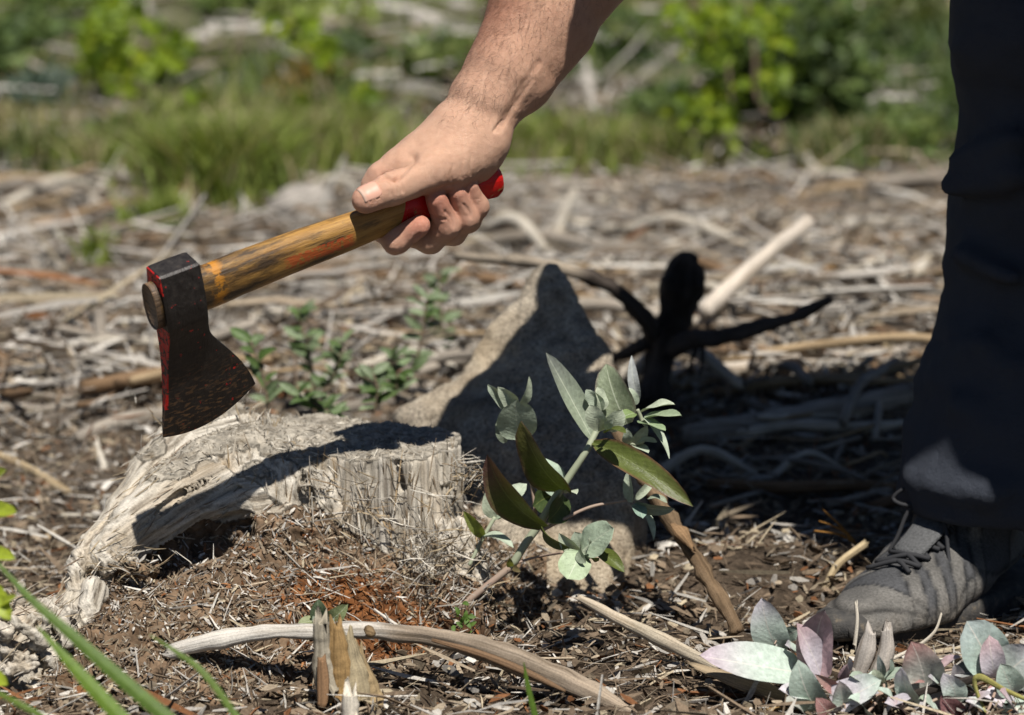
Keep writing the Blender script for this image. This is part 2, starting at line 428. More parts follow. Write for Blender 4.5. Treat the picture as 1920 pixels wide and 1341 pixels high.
st.chain([at(860, 1010, 1.985), at(868, 1090, 1.965), at(872, 1170, 1.94)], [0.018, 0.02, 0.022], k=0.012)
for px_, y0_, y1_, r_ in ((572, 900, 1000, .0035), (515, 915, 990, .003), (604, 870, 1000, .0035), (648, 890, 1010, .0028), (702, 880, 1040, .0022), (742, 870, 950, .0026), (786, 900, 1060, .0030), (826, 875, 1010, .0024), (676, 960, 1060, .0035), (850, 920, 1080, .003)):
    st.chain([at(px_, y0_, 1.977), at(px_+6, (y0_+y1_)/2, 1.975), at(px_-2, y1_, 1.97)], [r_, r_*1.6, r_], k=0.003, cut=True)
for cpts, cr_ in (([(545, 868, 1.998), (430, 882, 1.978), (335, 928, 1.948), (255, 1000, 1.925)], .0030), ([(505, 905, 1.975), (405, 925, 1.956), (325, 975, 1.935)], .0034), ([(600, 850, 2.02), (480, 850, 2.01), (380, 868, 1.995), (300, 915, 1.972)], .0026)):
    st.chain([at(*q) for q in cpts], [cr_*.6]+[cr_]*(len(cpts)-2)+[cr_*.5], k=.003, cut=True)
crng = np.random.default_rng(8); lp = spline(LOW+[at(60, 1320, 1.79)], 30)
for k in range(44):
    c_ = lp[crng.integers(30)]+crng.normal(size=3)*np.array([.022, .014, .010])+np.array([0, -.014, .010]); d_ = unit(np.array([.6, -.2, .5])+crng.normal(size=3)*.6)*crng.uniform(.008, .022)
    st.cap(c_-d_, c_+d_, crng.uniform(.003, .007), crng.uniform(.002, .006), k=.0015)
V, F = st.mesh(); N0 = vnormals(V, F)
x, y, z = V.T
dT = np.minimum.reduce([trunk_d(*t)(x, y, z) for t in TR]); dM = mound_d(x, y, z)
def chain_uv(V, P):
    best = np.full(len(V), 9.); uv = np.zeros((len(V), 3)); L = 0
    P = np.asarray(P)
    for i in range(len(P)-1):
        ab = P[i+1]-P[i]; l = np.linalg.norm(ab); t = np.clip((V-P[i])@ab/l**2, 0, 1); o = V-P[i]-t[:, None]*ab; d = np.linalg.norm(o, axis=1)
        m = d < best; best[m] = d[m]; uv[m] = np.stack([o[m][:, 0]+o[m][:, 1]*0.5, o[m][:, 2], L+t[m]*l], -1); L += l
    return best, uv
dR, uR = chain_uv(V, RIDGE); dC, uC = chain_uv(V, CURL+LOW)
top = (N0[:, 2] > 0.75) & (z > ZT-0.016)
trunk = (dT < np.minimum(dM, dR-0.024))
dF, uF = chain_uv(V, [at(560, 880, 2.04), at(470, 888, 2.02), at(400, 905, 2.0), at(330, 945, 1.975), at(265, 995, 1.95), at(205, 1045, 1.925)])
dF2, _u = chain_uv(V, [at(560, 925, 2.005), at(480, 935, 1.985), at(420, 955, 1.97)]); inF = ((dF-.034) < dM) & (dF < .046) | ((dF2-.022 < dM) & (dF2 < .034))
uR = np.where((inF & (dF < dR))[:, None], uF, uR)
ridge = ~trunk & (((dR < 0.04) & (dR-0.024 < dM)) | inF); low = ~trunk & ~ridge & ((dC < 0.027) | ((dC < 0.085) & (dM > 0.004)))
th = np.arctan2(y-2.06, x-T0[0])
fu = np.stack([x*1.0, y*1.0, z], -1)
fu[ridge] = uR[ridge]; fu[low] = uC[low]
mnd = ~(trunk | ridge | low)
fu[mnd] = V[mnd]*np.array([0.25, 0.25, 1.2])
fu[top] = V[top]*np.array([0.6, 0.6, 0.02])
# real relief: ridges along the grain on wood, crumbs on the rot
fr = fbm(fu[:, 0]*330, fu[:, 1]*330, fu[:, 2]*16, 4, 71); fr2 = fbm(fu[:, 0]*120, fu[:, 1]*120, fu[:, 2]*9, 3, 75)
cr = fbm(x*110, y*110, z*110, 4, 81); cr2 = fbm(x*40, y*40, z*40, 3, 84)
disp = np.where(mnd, 0.0060*cr+0.007*cr2+0.0035*fbm(x*300, y*300, z*300, 2, 88), 0.0030*fr+0.0045*np.minimum(fr2, 0.15))
pc = np.floor((th*0.08+0.004*fbm(x*40, y*40, z*14, 2, 66))/0.011); pl = vnoise(pc*7.3, np.floor((z+0.02*vnoise(pc*3.1, 0, 0, 5))/0.055)*3.7, 0.5, 67); disp = disp+np.where(trunk & ~top, 0.0032*pl, 0)
disp = np.where(top, 0.0028*cr+0.0015*fr, disp)
V = V+N0*disp[:, None]
grey = np.array([0.43, 0.385, 0.315]); pale = np.array([0.58, 0.53, 0.45]); tan = np.array([0.36, 0.25, 0.135]); brown = np.array([0.15, 0.10, 0.062]); rust = np.array([0.19, 0.075, 0.025]); crk = np.array([0.10, 0.075, 0.05])
a = np.clip(sstep(-0.25, 0.35, fr2)+np.where(trunk, .35*pl, 0), 0, 1)[:, None]; cw = grey*(1-a)+pale*a
b = sstep(0.10, 0.5, fbm(fu[:, 0]*40, fu[:, 1]*40, fu[:, 2]*5, 3, 91))[:, None]*np.where(trunk, .7, .25)[:, None]; cw = cw*(1-b)+tan*b
c = sstep(-0.1, -0.45, fr)[:, None]*0.7; cw = cw*(1-c)+crk*c
cm = brown*(0.75+0.6*sstep(-0.3, 0.4, cr))[:, None]
P1 = at(720, 1110, 1.89); rr = np.exp(-(((x-P1[0])/0.085)**2+((y-P1[1])/0.055)**2))*(0.6+0.6*cr2); rr = sstep(0.12, 0.5, rr)[:, None]
cm = cm*(1-rr)+rust*(0.8+0.5*cr)[:, None]*rr
ct = (grey*0.72)*(0.8+0.5*sstep(-.3, .4, cr))[:, None]
colr = np.where(mnd[:, None], cm, np.where(top[:, None], ct, cw))
stump = thing('tree_stump', 'weathered grey rotten tree stump with crumbling brown front under the axe', 'tree stump', at(600, 1200, 1.95)*np.array([1, 1, 0]))
put('wood_body', V, F, WEATHERED, stump, col=np.clip(colr, 0.01, 0.8), fuv=fu)
SV, SN, STR, SMND, STOP, SRID, SLOW = V, vnormals(V, F), trunk & ~top, mnd, top, ridge, low

# ================================================================== the boulder
PXR = 2.13
def rock_mesh():
    poly = [(990, 556), (1022, 522), (1068, 520), (1098, 570), (1118, 612), (1150, 676), (1180, 790), (1196, 930), (1186, 1010), (1160, 1100), (1150, 1190), (900, 1215), (840, 1100), (780, 900), (742, 806), (800, 762), (880, 690), (975, 580)]
    B0 = at(1000, 1180, 2.06); ax = np.array([1.0, -0.40, 0]); ax /= np.linalg.norm(ax)
    # the face leans back: bottom at 2.0 m, top at 2.22 m
    def Yof(px, py): return 2.06+0.35*np.clip((1190-py)/670, 0, 1.0)+0.40*(1000-px)*mpp(2.1)
    P3 = np.array([at(a, b, Yof(a, b)) for a, b in poly]); up = unit(np.array([0, 0.62, 0.78]) if False else np.array([0.0, 0.35, 0.30]))
    nrm = np.cross(ax, up); nrm = unit(nrm); up = np.cross(nrm, ax)
    Q = np.stack([(P3-B0)@ax, (P3-B0)@up], -1)
    lo = np.array([-0.14, 1.96, -0.05]); hi = np.array([0.17, 2.66, 0.35])
    f = Field(lo, hi, 0.0035, 0.05)
    def fn(X, Y, Z):
        u = (X-B0[0])*ax[0]+(Y-B0[1])*ax[1]; v = (X-B0[0])*up[0]+(Y-B0[1])*up[1]+(Z-B0[2])*up[2]; wd = (X-B0[0])*nrm[0]+(Y-B0[1])*nrm[1]+(Z-B0[2])*nrm[2]
        u, v = np.broadcast_arrays(u, v); d = np.full(u.shape, 9., np.float32); ins = np.zeros(u.shape, bool); n = len(Q)
        for i in range(n):
            a_, b_ = Q[i], Q[(i+1) % n]; e = b_-a_; t = np.clip(((u-a_[0])*e[0]+(v-a_[1])*e[1])/(e@e), 0, 1)
            d = np.minimum(d, np.hypot(u-a_[0]-t*e[0], v-a_[1]-t*e[1]))
            c_ = ((a_[1] > v) != (b_[1] > v)) & (u < (e[0])*(v-a_[1])/(e[1]+1e-9)+a_[0]); ins ^= c_
        d = np.where(ins, -d, d)
        front = wd-0.004-0.012*vnoise(u*14, v*14, 0, 4)-0.03*sstep(0.12, 0.0, v)*(0.5+0.5*vnoise(u*18, v*18, 3, 6)); back = -wd-0.10+0.25*np.maximum(v-0.05, 0)
        z1 = np.maximum(front, back)
        r = np.maximum(d, z1); h = np.maximum(0.030-np.abs(d-z1), 0)/0.030
        return r+h*h*0.0075
    f.func(fn, lo, hi, 0.002)
    V, F = f.mesh(); N = vnormals(V, F)
    V = V+N*(0.006*fbm(V[:, 0]*35, V[:, 1]*35, V[:, 2]*35, 4, 101)+0.0025*fbm(V[:, 0]*150, V[:, 1]*150, V[:, 2]*150, 3, 103))[:, None]
    return V, F
def _rock():
    s = Sh('granite', 0.9, 0.2); p = s.obj(); a = s.noise(p, 38, 6, 0.65); b = s.noise(p, 420, 3, 0.6); d = s.noise(p, 9, 3)
    c = s.ramp(a, [(0.3, (0.12, 0.098, 0.072)), (0.5, (0.30, 0.255, 0.195)), (0.7, (0.45, 0.39, 0.30))])
    c = s.mix(1.0, c, s.ramp(b, [(0.32, 0.3), (0.5, 1.0), (0.68, 1.55)]), 'MULTIPLY')
    c = s.mix(s.ramp(d, [(0.45, 0), (0.7, 0.6)]), c, (0.34, 0.255, 0.155))
    return s.done(c, s.bump(s.math('ADD', a, b), 0.003))
ROCKM = _rock()
V, F = rock_mesh()
tag(put('boulder', V, F, ROCKM), 'tan granite boulder with a pointed top half in shadow behind the sprout', 'boulder')
# ================================================================== the hatchet
HU = unit(np.array([0.829, 0.491, 0.268]))                  # along the handle, head -> hand
_v = np.array([0.048, 0.415, -0.908]); HV = unit(_v-HU*(_v@HU))   # poll -> edge
HW = np.cross(HU, HV); HW = HW if HW[1] < 0 else -HW         # out of the cheek that faces us
HO = at(333, 556, 1.815)                                     # middle of the eye
axe = thing('hatchet', 'small hatchet with a dark iron head and worn wooden handle held above the stump', 'axe', HO)
def hp(u, v, w_): return HO+HU*u+HV*v+HW*w_
# head: rows from the poll to the edge
vs = np.array([-0.0290, -0.0278, -0.022, -0.010, 0.004, 0.018, 0.028, 0.036, 0.048, 0.062, 0.076, 0.092, 0.103, 0.1085, 0.112])
ul = np.array([-0.0158, -0.0170, -0.0172, -0.0172, -0.0172, -0.0172, -0.017, -0.0175, -0.0185, -0.0205, -0.0230, -0.0262, -0.0285, -0.0294, -0.0299])
ur = np.array([0.0158, 0.0170, 0.0172, 0.0172, 0.0172, 0.0172, 0.0174, 0.0185, 0.0245, 0.0330, 0.0410, 0.0480, 0.0520, 0.0535, 0.0545])
tk = np.array([0.0098, 0.0118, 0.0126, 0.0142, 0.0152, 0.0142, 0.0115, 0.0094, 0.0074, 0.0056, 0.0040, 0.0026, 0.0015, 0.0008, 0.0003])
n1 = 60; vv = np.concatenate([np.linspace(vs[0], vs[2], 6), np.linspace(vs[2], vs[-1], n1)[1:]])
UL, UR, TK = np.interp(vv, vs, ul), np.interp(vv, vs, ur), np.interp(vv, vs, tk)
ker = np.array([1, 2, 3, 2, 1])/9.
sm = lambda a_: np.concatenate([a_[:6], np.convolve(a_, ker, 'same')[6:-3], a_[-3:]])
UL, UR, TK = sm(UL), sm(UR), sm(TK)
rings = []; m = 18
for r in range(len(vv)):
    pr = []; k = 0.84
    us = np.linspace(-1, 1, m)
    cu, hu = (UL[r]+UR[r])/2, (UR[r]-UL[r])/2
    ed_ = sstep(0.025, 0.112, vv[r]); bul = ed_*(0.011*(1-us**2)-0.0075*us)   # the edge bows out and slants
    e = np.maximum(1-np.maximum(np.abs(us)-0.86, 0)/0.14*0.10, 0.5)
    for sgn in (1, -1):
        for q in (range(m) if sgn == 1 else range(m-1, -1, -1)):
            pr.append(hp(cu+us[q]*hu, vv[r]+bul[q], sgn*TK[r]*e[q]))
    rings.append(pr)
R_ = np.array(rings); nr, mm = R_.shape[:2]; Vh = R_.reshape(-1, 3)
i = np.arange(nr-1)[:, None]*mm; j = np.arange(mm)[None]; j2 = (j+1) % mm
Fh = np.stack([i+j, i+mm+j, i+mm+j2, i+j2], -1).reshape(-1, 4)
cap = []
for base, fl in ((0, 0), ((nr-1)*mm, 1)):
    for q in range(m-1):
        qq = [base+q, base+q+1, base+mm-2-q, base+mm-1-q]; cap.append(qq if fl else qq[::-1])
Fh = np.concatenate([Fh, np.array(cap)])
loc = np.stack([(Vh-HO)@HU, (Vh-HO)@HV, (Vh-HO)@HW], -1)
def _iron():
    s = Sh('dark_iron', 0.55, 0.5); p = s.attr('fuv').outputs['Vector']
    s.b.inputs['Metallic'].default_value = 0.35
    a = s.noise(p, 160, 6, 0.65); b = s.noise(p, 45, 4, 0.6); d = s.noise(s.scale(p, (700, 90, 90)), 1.0, 3)
    x = s.n('ShaderNodeSeparateXYZ', Vector=p)
    col = s.ramp(a, [(0.3, (0.016, 0.013, 0.012)), (0.55, (0.030, 0.025, 0.022)), (0.75, (0.062, 0.047, 0.036))])
    # rusty scratches towards the edge
    e = s.n('ShaderNodeMapRange', Value=x.outputs[1]); e.inputs[1].default_value = 0.055; e.inputs[2].default_value = 0.105
    sc = s.ramp(s.noise(s.scale(p, (160, 420, 420)), 1.0, 3), [(0.52, 0), (0.62, 1)])
    col = s.mix(s.math('MULTIPLY', e.outputs[0], s.math('MULTIPLY', sc, 0.75)), col, (0.22, 0.12, 0.055))
    # remains of red paint: on the end face below and above the eye, flecks on the cheek
    fl = s.ramp(s.noise(p, 170, 4, 0.62), [(0.655, 0), (0.67, 1)])
    lf = s.math('LESS_THAN', s.math('ADD', x.outputs[0], s.math('MULTIPLY', s.math('MAXIMUM', s.math('SUBTRACT', x.outputs[1], 0.03), 0.0), 0.10)), -0.0163); zone = s.math('GREATER_THAN', x.outputs[1], 0.020)
    zone = s.math('MAXIMUM', zone, s.math('LESS_THAN', x.outputs[1], -0.013))
    low = s.math('LESS_THAN', x.outputs[1], 0.094)
    keep = s.ramp(s.noise(p, 230, 5, 0.7), [(0.46, 0), (0.49, 1)])
    ed = s.math('MULTIPLY', s.math('MULTIPLY', lf, zone), s.math('MULTIPLY', low, keep))
    red = s.math('MAXIMUM', s.math('MULTIPLY', fl, s.ramp(s.noise(p, 38, 3), [(0.46, 0), (0.54, 0.95)])), ed)
    col = s.mix(red, col, (0.55, 0.012, 0.008))
    s.set(s.b.inputs['Metallic'], s.math('MULTIPLY', s.math('SUBTRACT', 1.0, red), 0.3))
    return s.done(col, s.bump(s.math('ADD', a, s.math('MULTIPLY', d, 0.5)), 0.0007), s.ramp(a, [(0.3, 0.38), (0.7, 0.62)]))
head = put('axe_head', Vh, Fh, _iron(), axe, fuv=loc)
bv = head.modifiers.new('edge', 'EDGE_SPLIT'); bv.split_angle = math.radians(35)

# handle: oval, through the eye and out of the front, thinner in the grip, flared knob
hs = [(278, 590, -.030, 50, 28), (300, 578, -.02, 50, 28), (350, 553, 0, 48, 26), (390, 537, .02, 47, 27), (430, 520, .0, 46, 28), (500, 492, 0, 44, 28), (570, 465, 0, 42, 28), (640, 440, 0, 39, 27), (700, 417, 0, 36, 26),
      (750, 397, 0, 34, 25), (800, 379, 0, 33, 24), (850, 362, 0, 33, 24), (885, 349, 0, 34, 25), (905, 343, 0, 37, 27), (922, 338, 0, 38, 29), (932, 335, 0, 31, 24)]
hs = [h_ for h_ in hs]
def axline(px): return 1.815+(px-335)*0.000245
HC = np.array([at(h_[0], h_[1], axline(h_[0])) for h_ in hs]); HC[0] = HO-HU*.0235; HC[1] = HO-HU*.012; HC[2] = HO+HU*.004
def hax(px):  # axis pixel row at px
    return np.interp(px, [h_[0] for h_ in hs], [h_[1] for h_ in hs])
nH = 110; Cn = spline(HC, nH); ta = np.linspace(0, len(hs)-1, nH)
hv = np.interp(ta, range(len(hs)), [h_[3] for h_ in hs])*.95*mpp(1.87); hw = np.interp(ta, range(len(hs)), [h_[4] for h_ in hs])*mpp(1.87)
seg = 28; aa = np.linspace(0, 2*math.pi, seg, endpoint=False)
sq = lambda t: np.sign(t)*np.abs(t)**0.85
Vv = Cn[:, None]+HV[None, None]*(hv[:, None]*sq(np.cos(aa))[None])[..., None]+HW[None, None]*(hw[:, None]*sq(np.sin(aa))[None])[..., None]
Ls = np.concatenate([[0], np.cumsum(np.linalg.norm(np.diff(Cn, axis=0), axis=1))])
fuvH = np.stack(np.broadcast_arrays(hv[:, None]*np.cos(aa)[None], hw[:, None]*np.sin(aa)[None], Ls[:, None]), -1).reshape(-1, 3)
i = np.arange(nH-1)[:, None]*seg; j = np.arange(seg)[None]; j2 = (j+1) % seg
FHn = np.stack([i+j, i+j2, i+seg+j2, i+seg+j], -1).reshape(-1, 4)
VH = Vv.reshape(-1, 3)
capq = []
for base, fl in ((0, 1), ((nH-1)*seg, 0)):
    for q in range(seg//2-1):
        qq = [base+q, base+q+1, base+seg-2-q, base+seg-1-q]; capq.append(qq if fl else qq[::-1])
if np.cross(VH[FHn[5, 1]]-VH[FHn[5, 0]], VH[FHn[5, 3]]-VH[FHn[5, 0]])@(VH[FHn[5, 0]]-Cn[0]) < 0: FHn = FHn[:, ::-1]; capq = [q[::-1] for q in capq]
FHn = np.concatenate([FHn, np.array(capq)])
LH = lambda px: float(np.interp(px, np.interp(ta, range(len(hs)), [h_[0] for h_ in hs]), Ls))
def _handle():
    s = Sh('varnished_handle', 0.42, 0.45); p = s.attr('fuv').outputs['Vector']; x = s.n('ShaderNodeSeparateXYZ', Vector=p)
    z = x.outputs[2]; u = x.outputs[0]
    g = s.noise(s.scale(p, (300, 300, 16)), 1.0, 6, 0.65); b = s.noise(s.scale(p, (90, 90, 22)), 1.0, 5, 0.6); f = s.noise(s.scale(p, (900, 900, 120)), 1.0, 4, 0.7)
    col = s.ramp(g, [(0.28, (0.14, 0.066, 0.018)), (0.5, (0.32, 0.165, 0.036)), (0.72, (0.46, 0.26, 0.07))])
    # grime: heavier near the head
    gr = s.n('ShaderNodeMapRange', Value=z); gr.inputs[1].default_value = LH(380); gr.inputs[2].default_value = LH(640); gr.inputs[3].default_value = 0.17; gr.inputs[4].default_value = -0.06
    stain = s.ramp(s.math('ADD', b, gr.outputs[0]), [(0.50, 0), (0.66, 0.9)])
    col = s.mix(stain, col, (0.030, 0.019, 0.011))
    col = s.mix(s.ramp(f, [(0.60, 0), (0.70, 0.75)]), col, (0.04, 0.022, 0.012))
    def band(a_, b_, soft=0.003):
        m1 = s.n('ShaderNodeMapRange', Value=z); m1.inputs[1].default_value = a_-soft; m1.inputs[2].default_value = a_+soft
        m2 = s.n('ShaderNodeMapRange', Value=z); m2.inputs[1].default_value = b_-soft; m2.inputs[2].default_value = b_+soft; m2.inputs[3].default_value = 1; m2.inputs[4].default_value = 0
        return s.math('MULTIPLY', m1.outputs[0], m2.outputs[0])
    worn = s.ramp(s.noise(p, 150, 5, 0.65), [(0.47, 0), (0.53, 1)])
    yl = s.math('MULTIPLY', band(LH(390), LH(414)), worn); col = s.mix(s.math('MULTIPLY', yl, 0.8), col, (0.50, 0.20, 0.012))
    # the worn red stamp along the side (too rubbed to read)
    st_ = s.math('MULTIPLY', band(LH(524), LH(648)), s.math('LESS_THAN', s.math('ABSOLUTE', s.math('SUBTRACT', u, 0.0010)), 0.0046))
    let = s.ramp(s.noise(s.scale(p, (420, 60, 420)), 1.0, 2), [(0.40, 0), (0.46, 1)])
    col = s.mix(s.math('MULTIPLY', s.math('MULTIPLY', st_, let), 0.62), col, (0.50, 0.055, 0.012))
    # red painted grip, slanting edge
    zz = s.math('ADD', z, s.math('MULTIPLY', u, 0.55))
    rd = s.math('GREATER_THAN', zz, LH(742)); chips = s.ramp(s.noise(p, 130, 5, 0.7), [(0.36, 0), (0.39, 1)])
    edge = s.math('LESS_THAN', zz, LH(924)+0.0)
    red = s.math('MULTIPLY', rd, chips); col = s.mix(red, col, (0.52, 0.008, 0.006))
    end = s.math('LESS_THAN', z, 0.004)
    col = s.mix(end, col, s.ramp(s.noise(s.scale(p, (600, 90, 60)), 1.0, 4), [(0.35, (0.03, 0.02, 0.013)), (0.65, (0.20, 0.125, 0.07))]))
    return s.done(col, s.bump(s.math('ADD', g, f), 0.0006), s.ramp(red, [(0, 0.5), (1, 0.22)]))
handle = put('handle', VH, FHn, _handle(), axe, fuv=fuvH)
# ================================================================== the person
def HP(px, py, D): return at(px, py, axline(px)+D)
person = thing('person', 'person in dark trousers and grey boot bending in from the right to hold the hatchet', 'person', (0.42, 2.06, 0.0))
lo = np.minimum.reduce([HP(650, 490, -.06), HP(1260, -110, -.08)]); hi = np.maximum.reduce([HP(960, -110, .10), HP(1230, -110, .16)])
lo = np.array([HP(650, 0, 0)[0], 1.82, HP(700, 490, 0)[2]-0.012]); hi = np.array([HP(1215, 0, 0)[0], 2.10, HP(900, -95, 0)[2]])
h_ = Field(lo, hi, 0.0011, 0.02)
vd = (np.array([0, 1.0, 0]), 1.12)
K = 0.012
# forearm
h_.chain([HP(886, 222, .004), HP(905, 190, .004), HP(948, 134, .006), HP(1012, 30, .016), HP(1100, -105, .026)], [.0245, .0270, .0325, .0425, .0540], .006, vd)
h_.chain([HP(1050, 60, .012), HP(985, 160, .004), HP(930, 236, -.004)], [.028, .019, .0100], .010)                # flexor side of the arm
# back of the hand and palm
WR = HP(872, 250, .004)
MC = [HP(718, 334, .019), HP(752, 322, .033), HP(792, 312, .044), HP(832, 308, .050)]
for q, r in zip(MC, (.0135, .0140, .0135, .0125)): h_.cap(WR+(q-WR)*0.12, q, .020, r, .016)
h_.cap(HP(855, 262, .006), HP(770, 318, .010), .0225, .0165, .014)
h_.cap(HP(905, 262, .000), HP(886, 316, .006), .0205, .0170, .014)                                                   # heel of the hand
# thumb and its mound
TH = [HP(878, 288, -.004), HP(804, 322, -.0200), HP(738, 353, -.0235), HP(686, 374, -.0215)]
h_.cap(HP(893, 268, -.002), HP(850, 306, -.0125), .0215, .0195, .014)
h_.cap(TH[0], TH[1], .0200, .0148, .012)
h_.cap(TH[1], TH[2], .0152, .0125, .008)
h_.cap(TH[2], TH[3], .0124, .0112, .006, (unit(np.array([0.1, -0.9, 0.3])), 1.12))
h_.ell(HP(764, 342, -.0225), (.014, .0115, .0115), .006)
h_.cap(HP(835, 330, -.012), HP(775, 338, -.004), .012, .010, .012)                                                   # web of the thumb
# the fingers: knuckle -> under the handle -> tips on our side
def finger(P, R, k=0.0045): 
    g = Field(lo, hi, 0.0011, 0.02); g.f = np.full(1, 0)
    h_.chain(P, R, 0.0016); 
F1 = [MC[0], HP(706, 352, .0225), HP(718, 428, .0180), HP(742, 452, -.0040), HP(786, 424, -.0200)]
F2 = [MC[1], HP(748, 350, .036), HP(772, 436, .0185), HP(806, 452, .004), HP(838, 424, -.0135), HP(818, 374, -.0215)]
F3 = [MC[2], HP(800, 350, .042), HP(822, 436, .0185), HP(850, 436, .003), HP(874, 408, -.0125), HP(856, 362, -.0195)]
F4 = [MC[3], HP(845, 345, .044), HP(858, 420, .0185), HP(880, 414, .003), HP(895, 388, -.0110), HP(880, 350, -.0175)]
def fing(P, R, nseg):
    Q = spline(P, nseg); r = np.interp(np.linspace(0, 1, nseg), np.linspace(0, 1, len(R)), R)
    sub = Field.__new__(Field); sub.lo, sub.h, sub.n, sub.ax = h_.lo, h_.h, h_.n, h_.ax
    a = Q.min(0)-0.03; b = Q.max(0)+0.03; q = h_.sl(a, b)
    sub.f = np.full(h_.n, 0.02, np.float32)
    sub.chain(P, R, 0.005)
    return sub.f
for P, R in ((F1, [.0135, .0120, .0105, .0102, .0088]), (F2, [.0140, .0120, .0108, .0100, .0104, .0086]), (F3, [.0135, .0120, .0104, .0098, .0100, .0082]), (F4, [.0125, .0110, .0094, .0088, .0088, .0072])):
    g = fing(P, R, 24); a = h_.f; k = 0.0018; hh = np.maximum(k-np.abs(a-g), 0)/k; h_.f = np.minimum(a, g)-hh*hh*k*0.25
V, F = h_.mesh()
# drop the open end above the frame; it continues inside the sleeve below
N = vnormals(V, F)
TN = HW
def onthumb(px, py, D=-.033): return HP(px, py, D)
def topx(V):
    d = V-CAM; zz = d@FWD; return np.stack([960+d[:, 0]/zz/KPX, 670.5-(d@UPV)/zz/KPX], -1)
UVP = topx(V); FRONT = N[:, 1] < .35
def cre(P, w_, d_):
    """a skin crease along the line, pressed in"""
    Q = np.array([q[:2] for q in P], float); Q = spline(Q, 9) if len(Q) > 2 else Q; best = np.full(len(V), 999.)
    for i in range(len(Q)-1):
        ab = Q[i+1]-Q[i]; t = np.clip(((UVP-Q[i])@ab)/(ab@ab), 0, 1); best = np.minimum(best, np.linalg.norm(UVP-Q[i]-t[:, None]*ab, axis=1))
    return V-N*(FRONT*d_*np.exp(-(best*.00043/w_)**2))[:, None]
for P, w_, d_ in (
    ([(742, 333, -.031), (752, 344, -.034), (756, 360, -.034)], .0012, .0010), ([(733, 337, -.032), (741, 347, -.034), (744, 362, -.034)], .0010, .0007), ([(726, 342, -.031), (732, 350, -.034), (733, 364, -.034)], .0009, .0006),
    ([(748, 330, -.02), (738, 333, -.022), (722, 332, -.01)], .0026, .0034), ([(772, 296, -.012), (758, 315, -.017), (742, 332, -.022)], .0045, .0034),
    ([(792, 362, -.030), (830, 352, -.028), (862, 345, -.020)], .0016, .0010),
    ([(944, 226, -.010), (932, 238, -.014), (926, 246, -.018)], .0012, .0010),
    ([(1010, 118, -.026), (975, 172, -.022), (948, 222, -.016), (934, 244, -.014)], .0034, .0014), ([(1000, 150, -.02), (968, 196, -.018), (944, 236, -.014)], .0016, .0008),
    ([(786, 440, -.0285), (778, 446, -.026), (774, 456, -.022)], .0013, .0011), ([(836, 398, -.030), (846, 408, -.028), (850, 424, -.022)], .0014, .0009), ([(870, 384, -.028), (878, 394, -.026), (882, 406, -.022)], .0014, .0009), ([(808, 402, -.03), (822, 410, -.03), (836, 412, -.03)], .0010, .0009), ([(815, 262, -.02), (780, 292, -.02), (740, 318, -.02)], .0045, .0012),
    ([(850, 310, -.030), (846, 325, -.032), (848, 340, -.030)], .0013, .0005), ([(868, 300, -.030), (864, 318, -.032), (866, 334, -.030)], .0013, .0005), ([(884, 292, -.026), (882, 310, -.028), (884, 328, -.026)], .0013, .0005)):
    V = cre(P, w_, d_)
V = crease(V, N, [HP(892, 150, -.024), HP(905, 110, -.03), HP(930, 40, -.032)], .010, -.0012)
V = V+N*(0.0007*fbm(V[:, 0]*90, V[:, 1]*90, V[:, 2]*90, 3, 201)+0.00018*fbm(V[:, 0]*700, V[:, 1]*700, V[:, 2]*700, 2, 202))[:, None]
skin = np.array([0.56, 0.335, 0.225]); red_ = np.array([0.50, 0.175, 0.115]); tanc = np.array([0.40, 0.185, 0.105])
col = np.tile(skin, (len(V), 1))
def blend(c, P, r, amt):
    global col
    wgt = amt*np.exp(-(np.linalg.norm(V-P, axis=1)/r)**2); col = col*(1-wgt[:, None])+c*wgt[:, None]
for P, r, amt in ((F1[-1], .014, .95), (F2[-1], .016, .9), (F2[-2], .012, .5), (F3[-1], .013, .55), (F3[-2], .011, .5), (F4[-1], .012, .5), (F4[-2], .010, .5), (TH[3], .013, .5), (F1[-2], .012, .45), (HP(700, 340, 0), .02, .35)): blend(red_, P, r, amt)
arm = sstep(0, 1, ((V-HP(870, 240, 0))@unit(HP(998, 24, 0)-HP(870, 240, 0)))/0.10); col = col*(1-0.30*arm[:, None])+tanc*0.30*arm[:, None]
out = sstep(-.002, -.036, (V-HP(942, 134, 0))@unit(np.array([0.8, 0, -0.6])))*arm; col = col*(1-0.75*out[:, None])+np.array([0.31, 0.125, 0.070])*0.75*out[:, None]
def _skin():
    s = Sh('skin', 0.46, 0.45); c = s.attr('Col').outputs['Color']; p = s.geo()
    a = s.noise(p, 1500, 3, 0.6); b = s.noise(p, 160, 4, 0.6); v = s.n('ShaderNodeTexVoronoi', Vector=p, Scale=1100.0, _feature='DISTANCE_TO_EDGE').outputs['Distance']
    col = s.mix(1.0, c, s.ramp(b, [(0.3, (0.93, 0.90, 0.89)), (0.7, (1.06, 1.07, 1.07))]), 'MULTIPLY')
    s.b.inputs['Subsurface Weight'].default_value = 0.12; s.b.inputs['Subsurface Radius'].default_value = (0.004, 0.0016, 0.0009); s.b.inputs['Subsurface Scale'].default_value = 0.6
    hgt = s.math('ADD', s.math('MULTIPLY', a, 0.5), s.math('MULTIPLY', s.math('MINIMUM', v, 0.25), 2.0))
    return s.done(col, s.bump(hgt, 0.0006, 0.9))
SKIN = _skin()
ARMV, ARMF, ARMC, ARMN = V, F, col, N
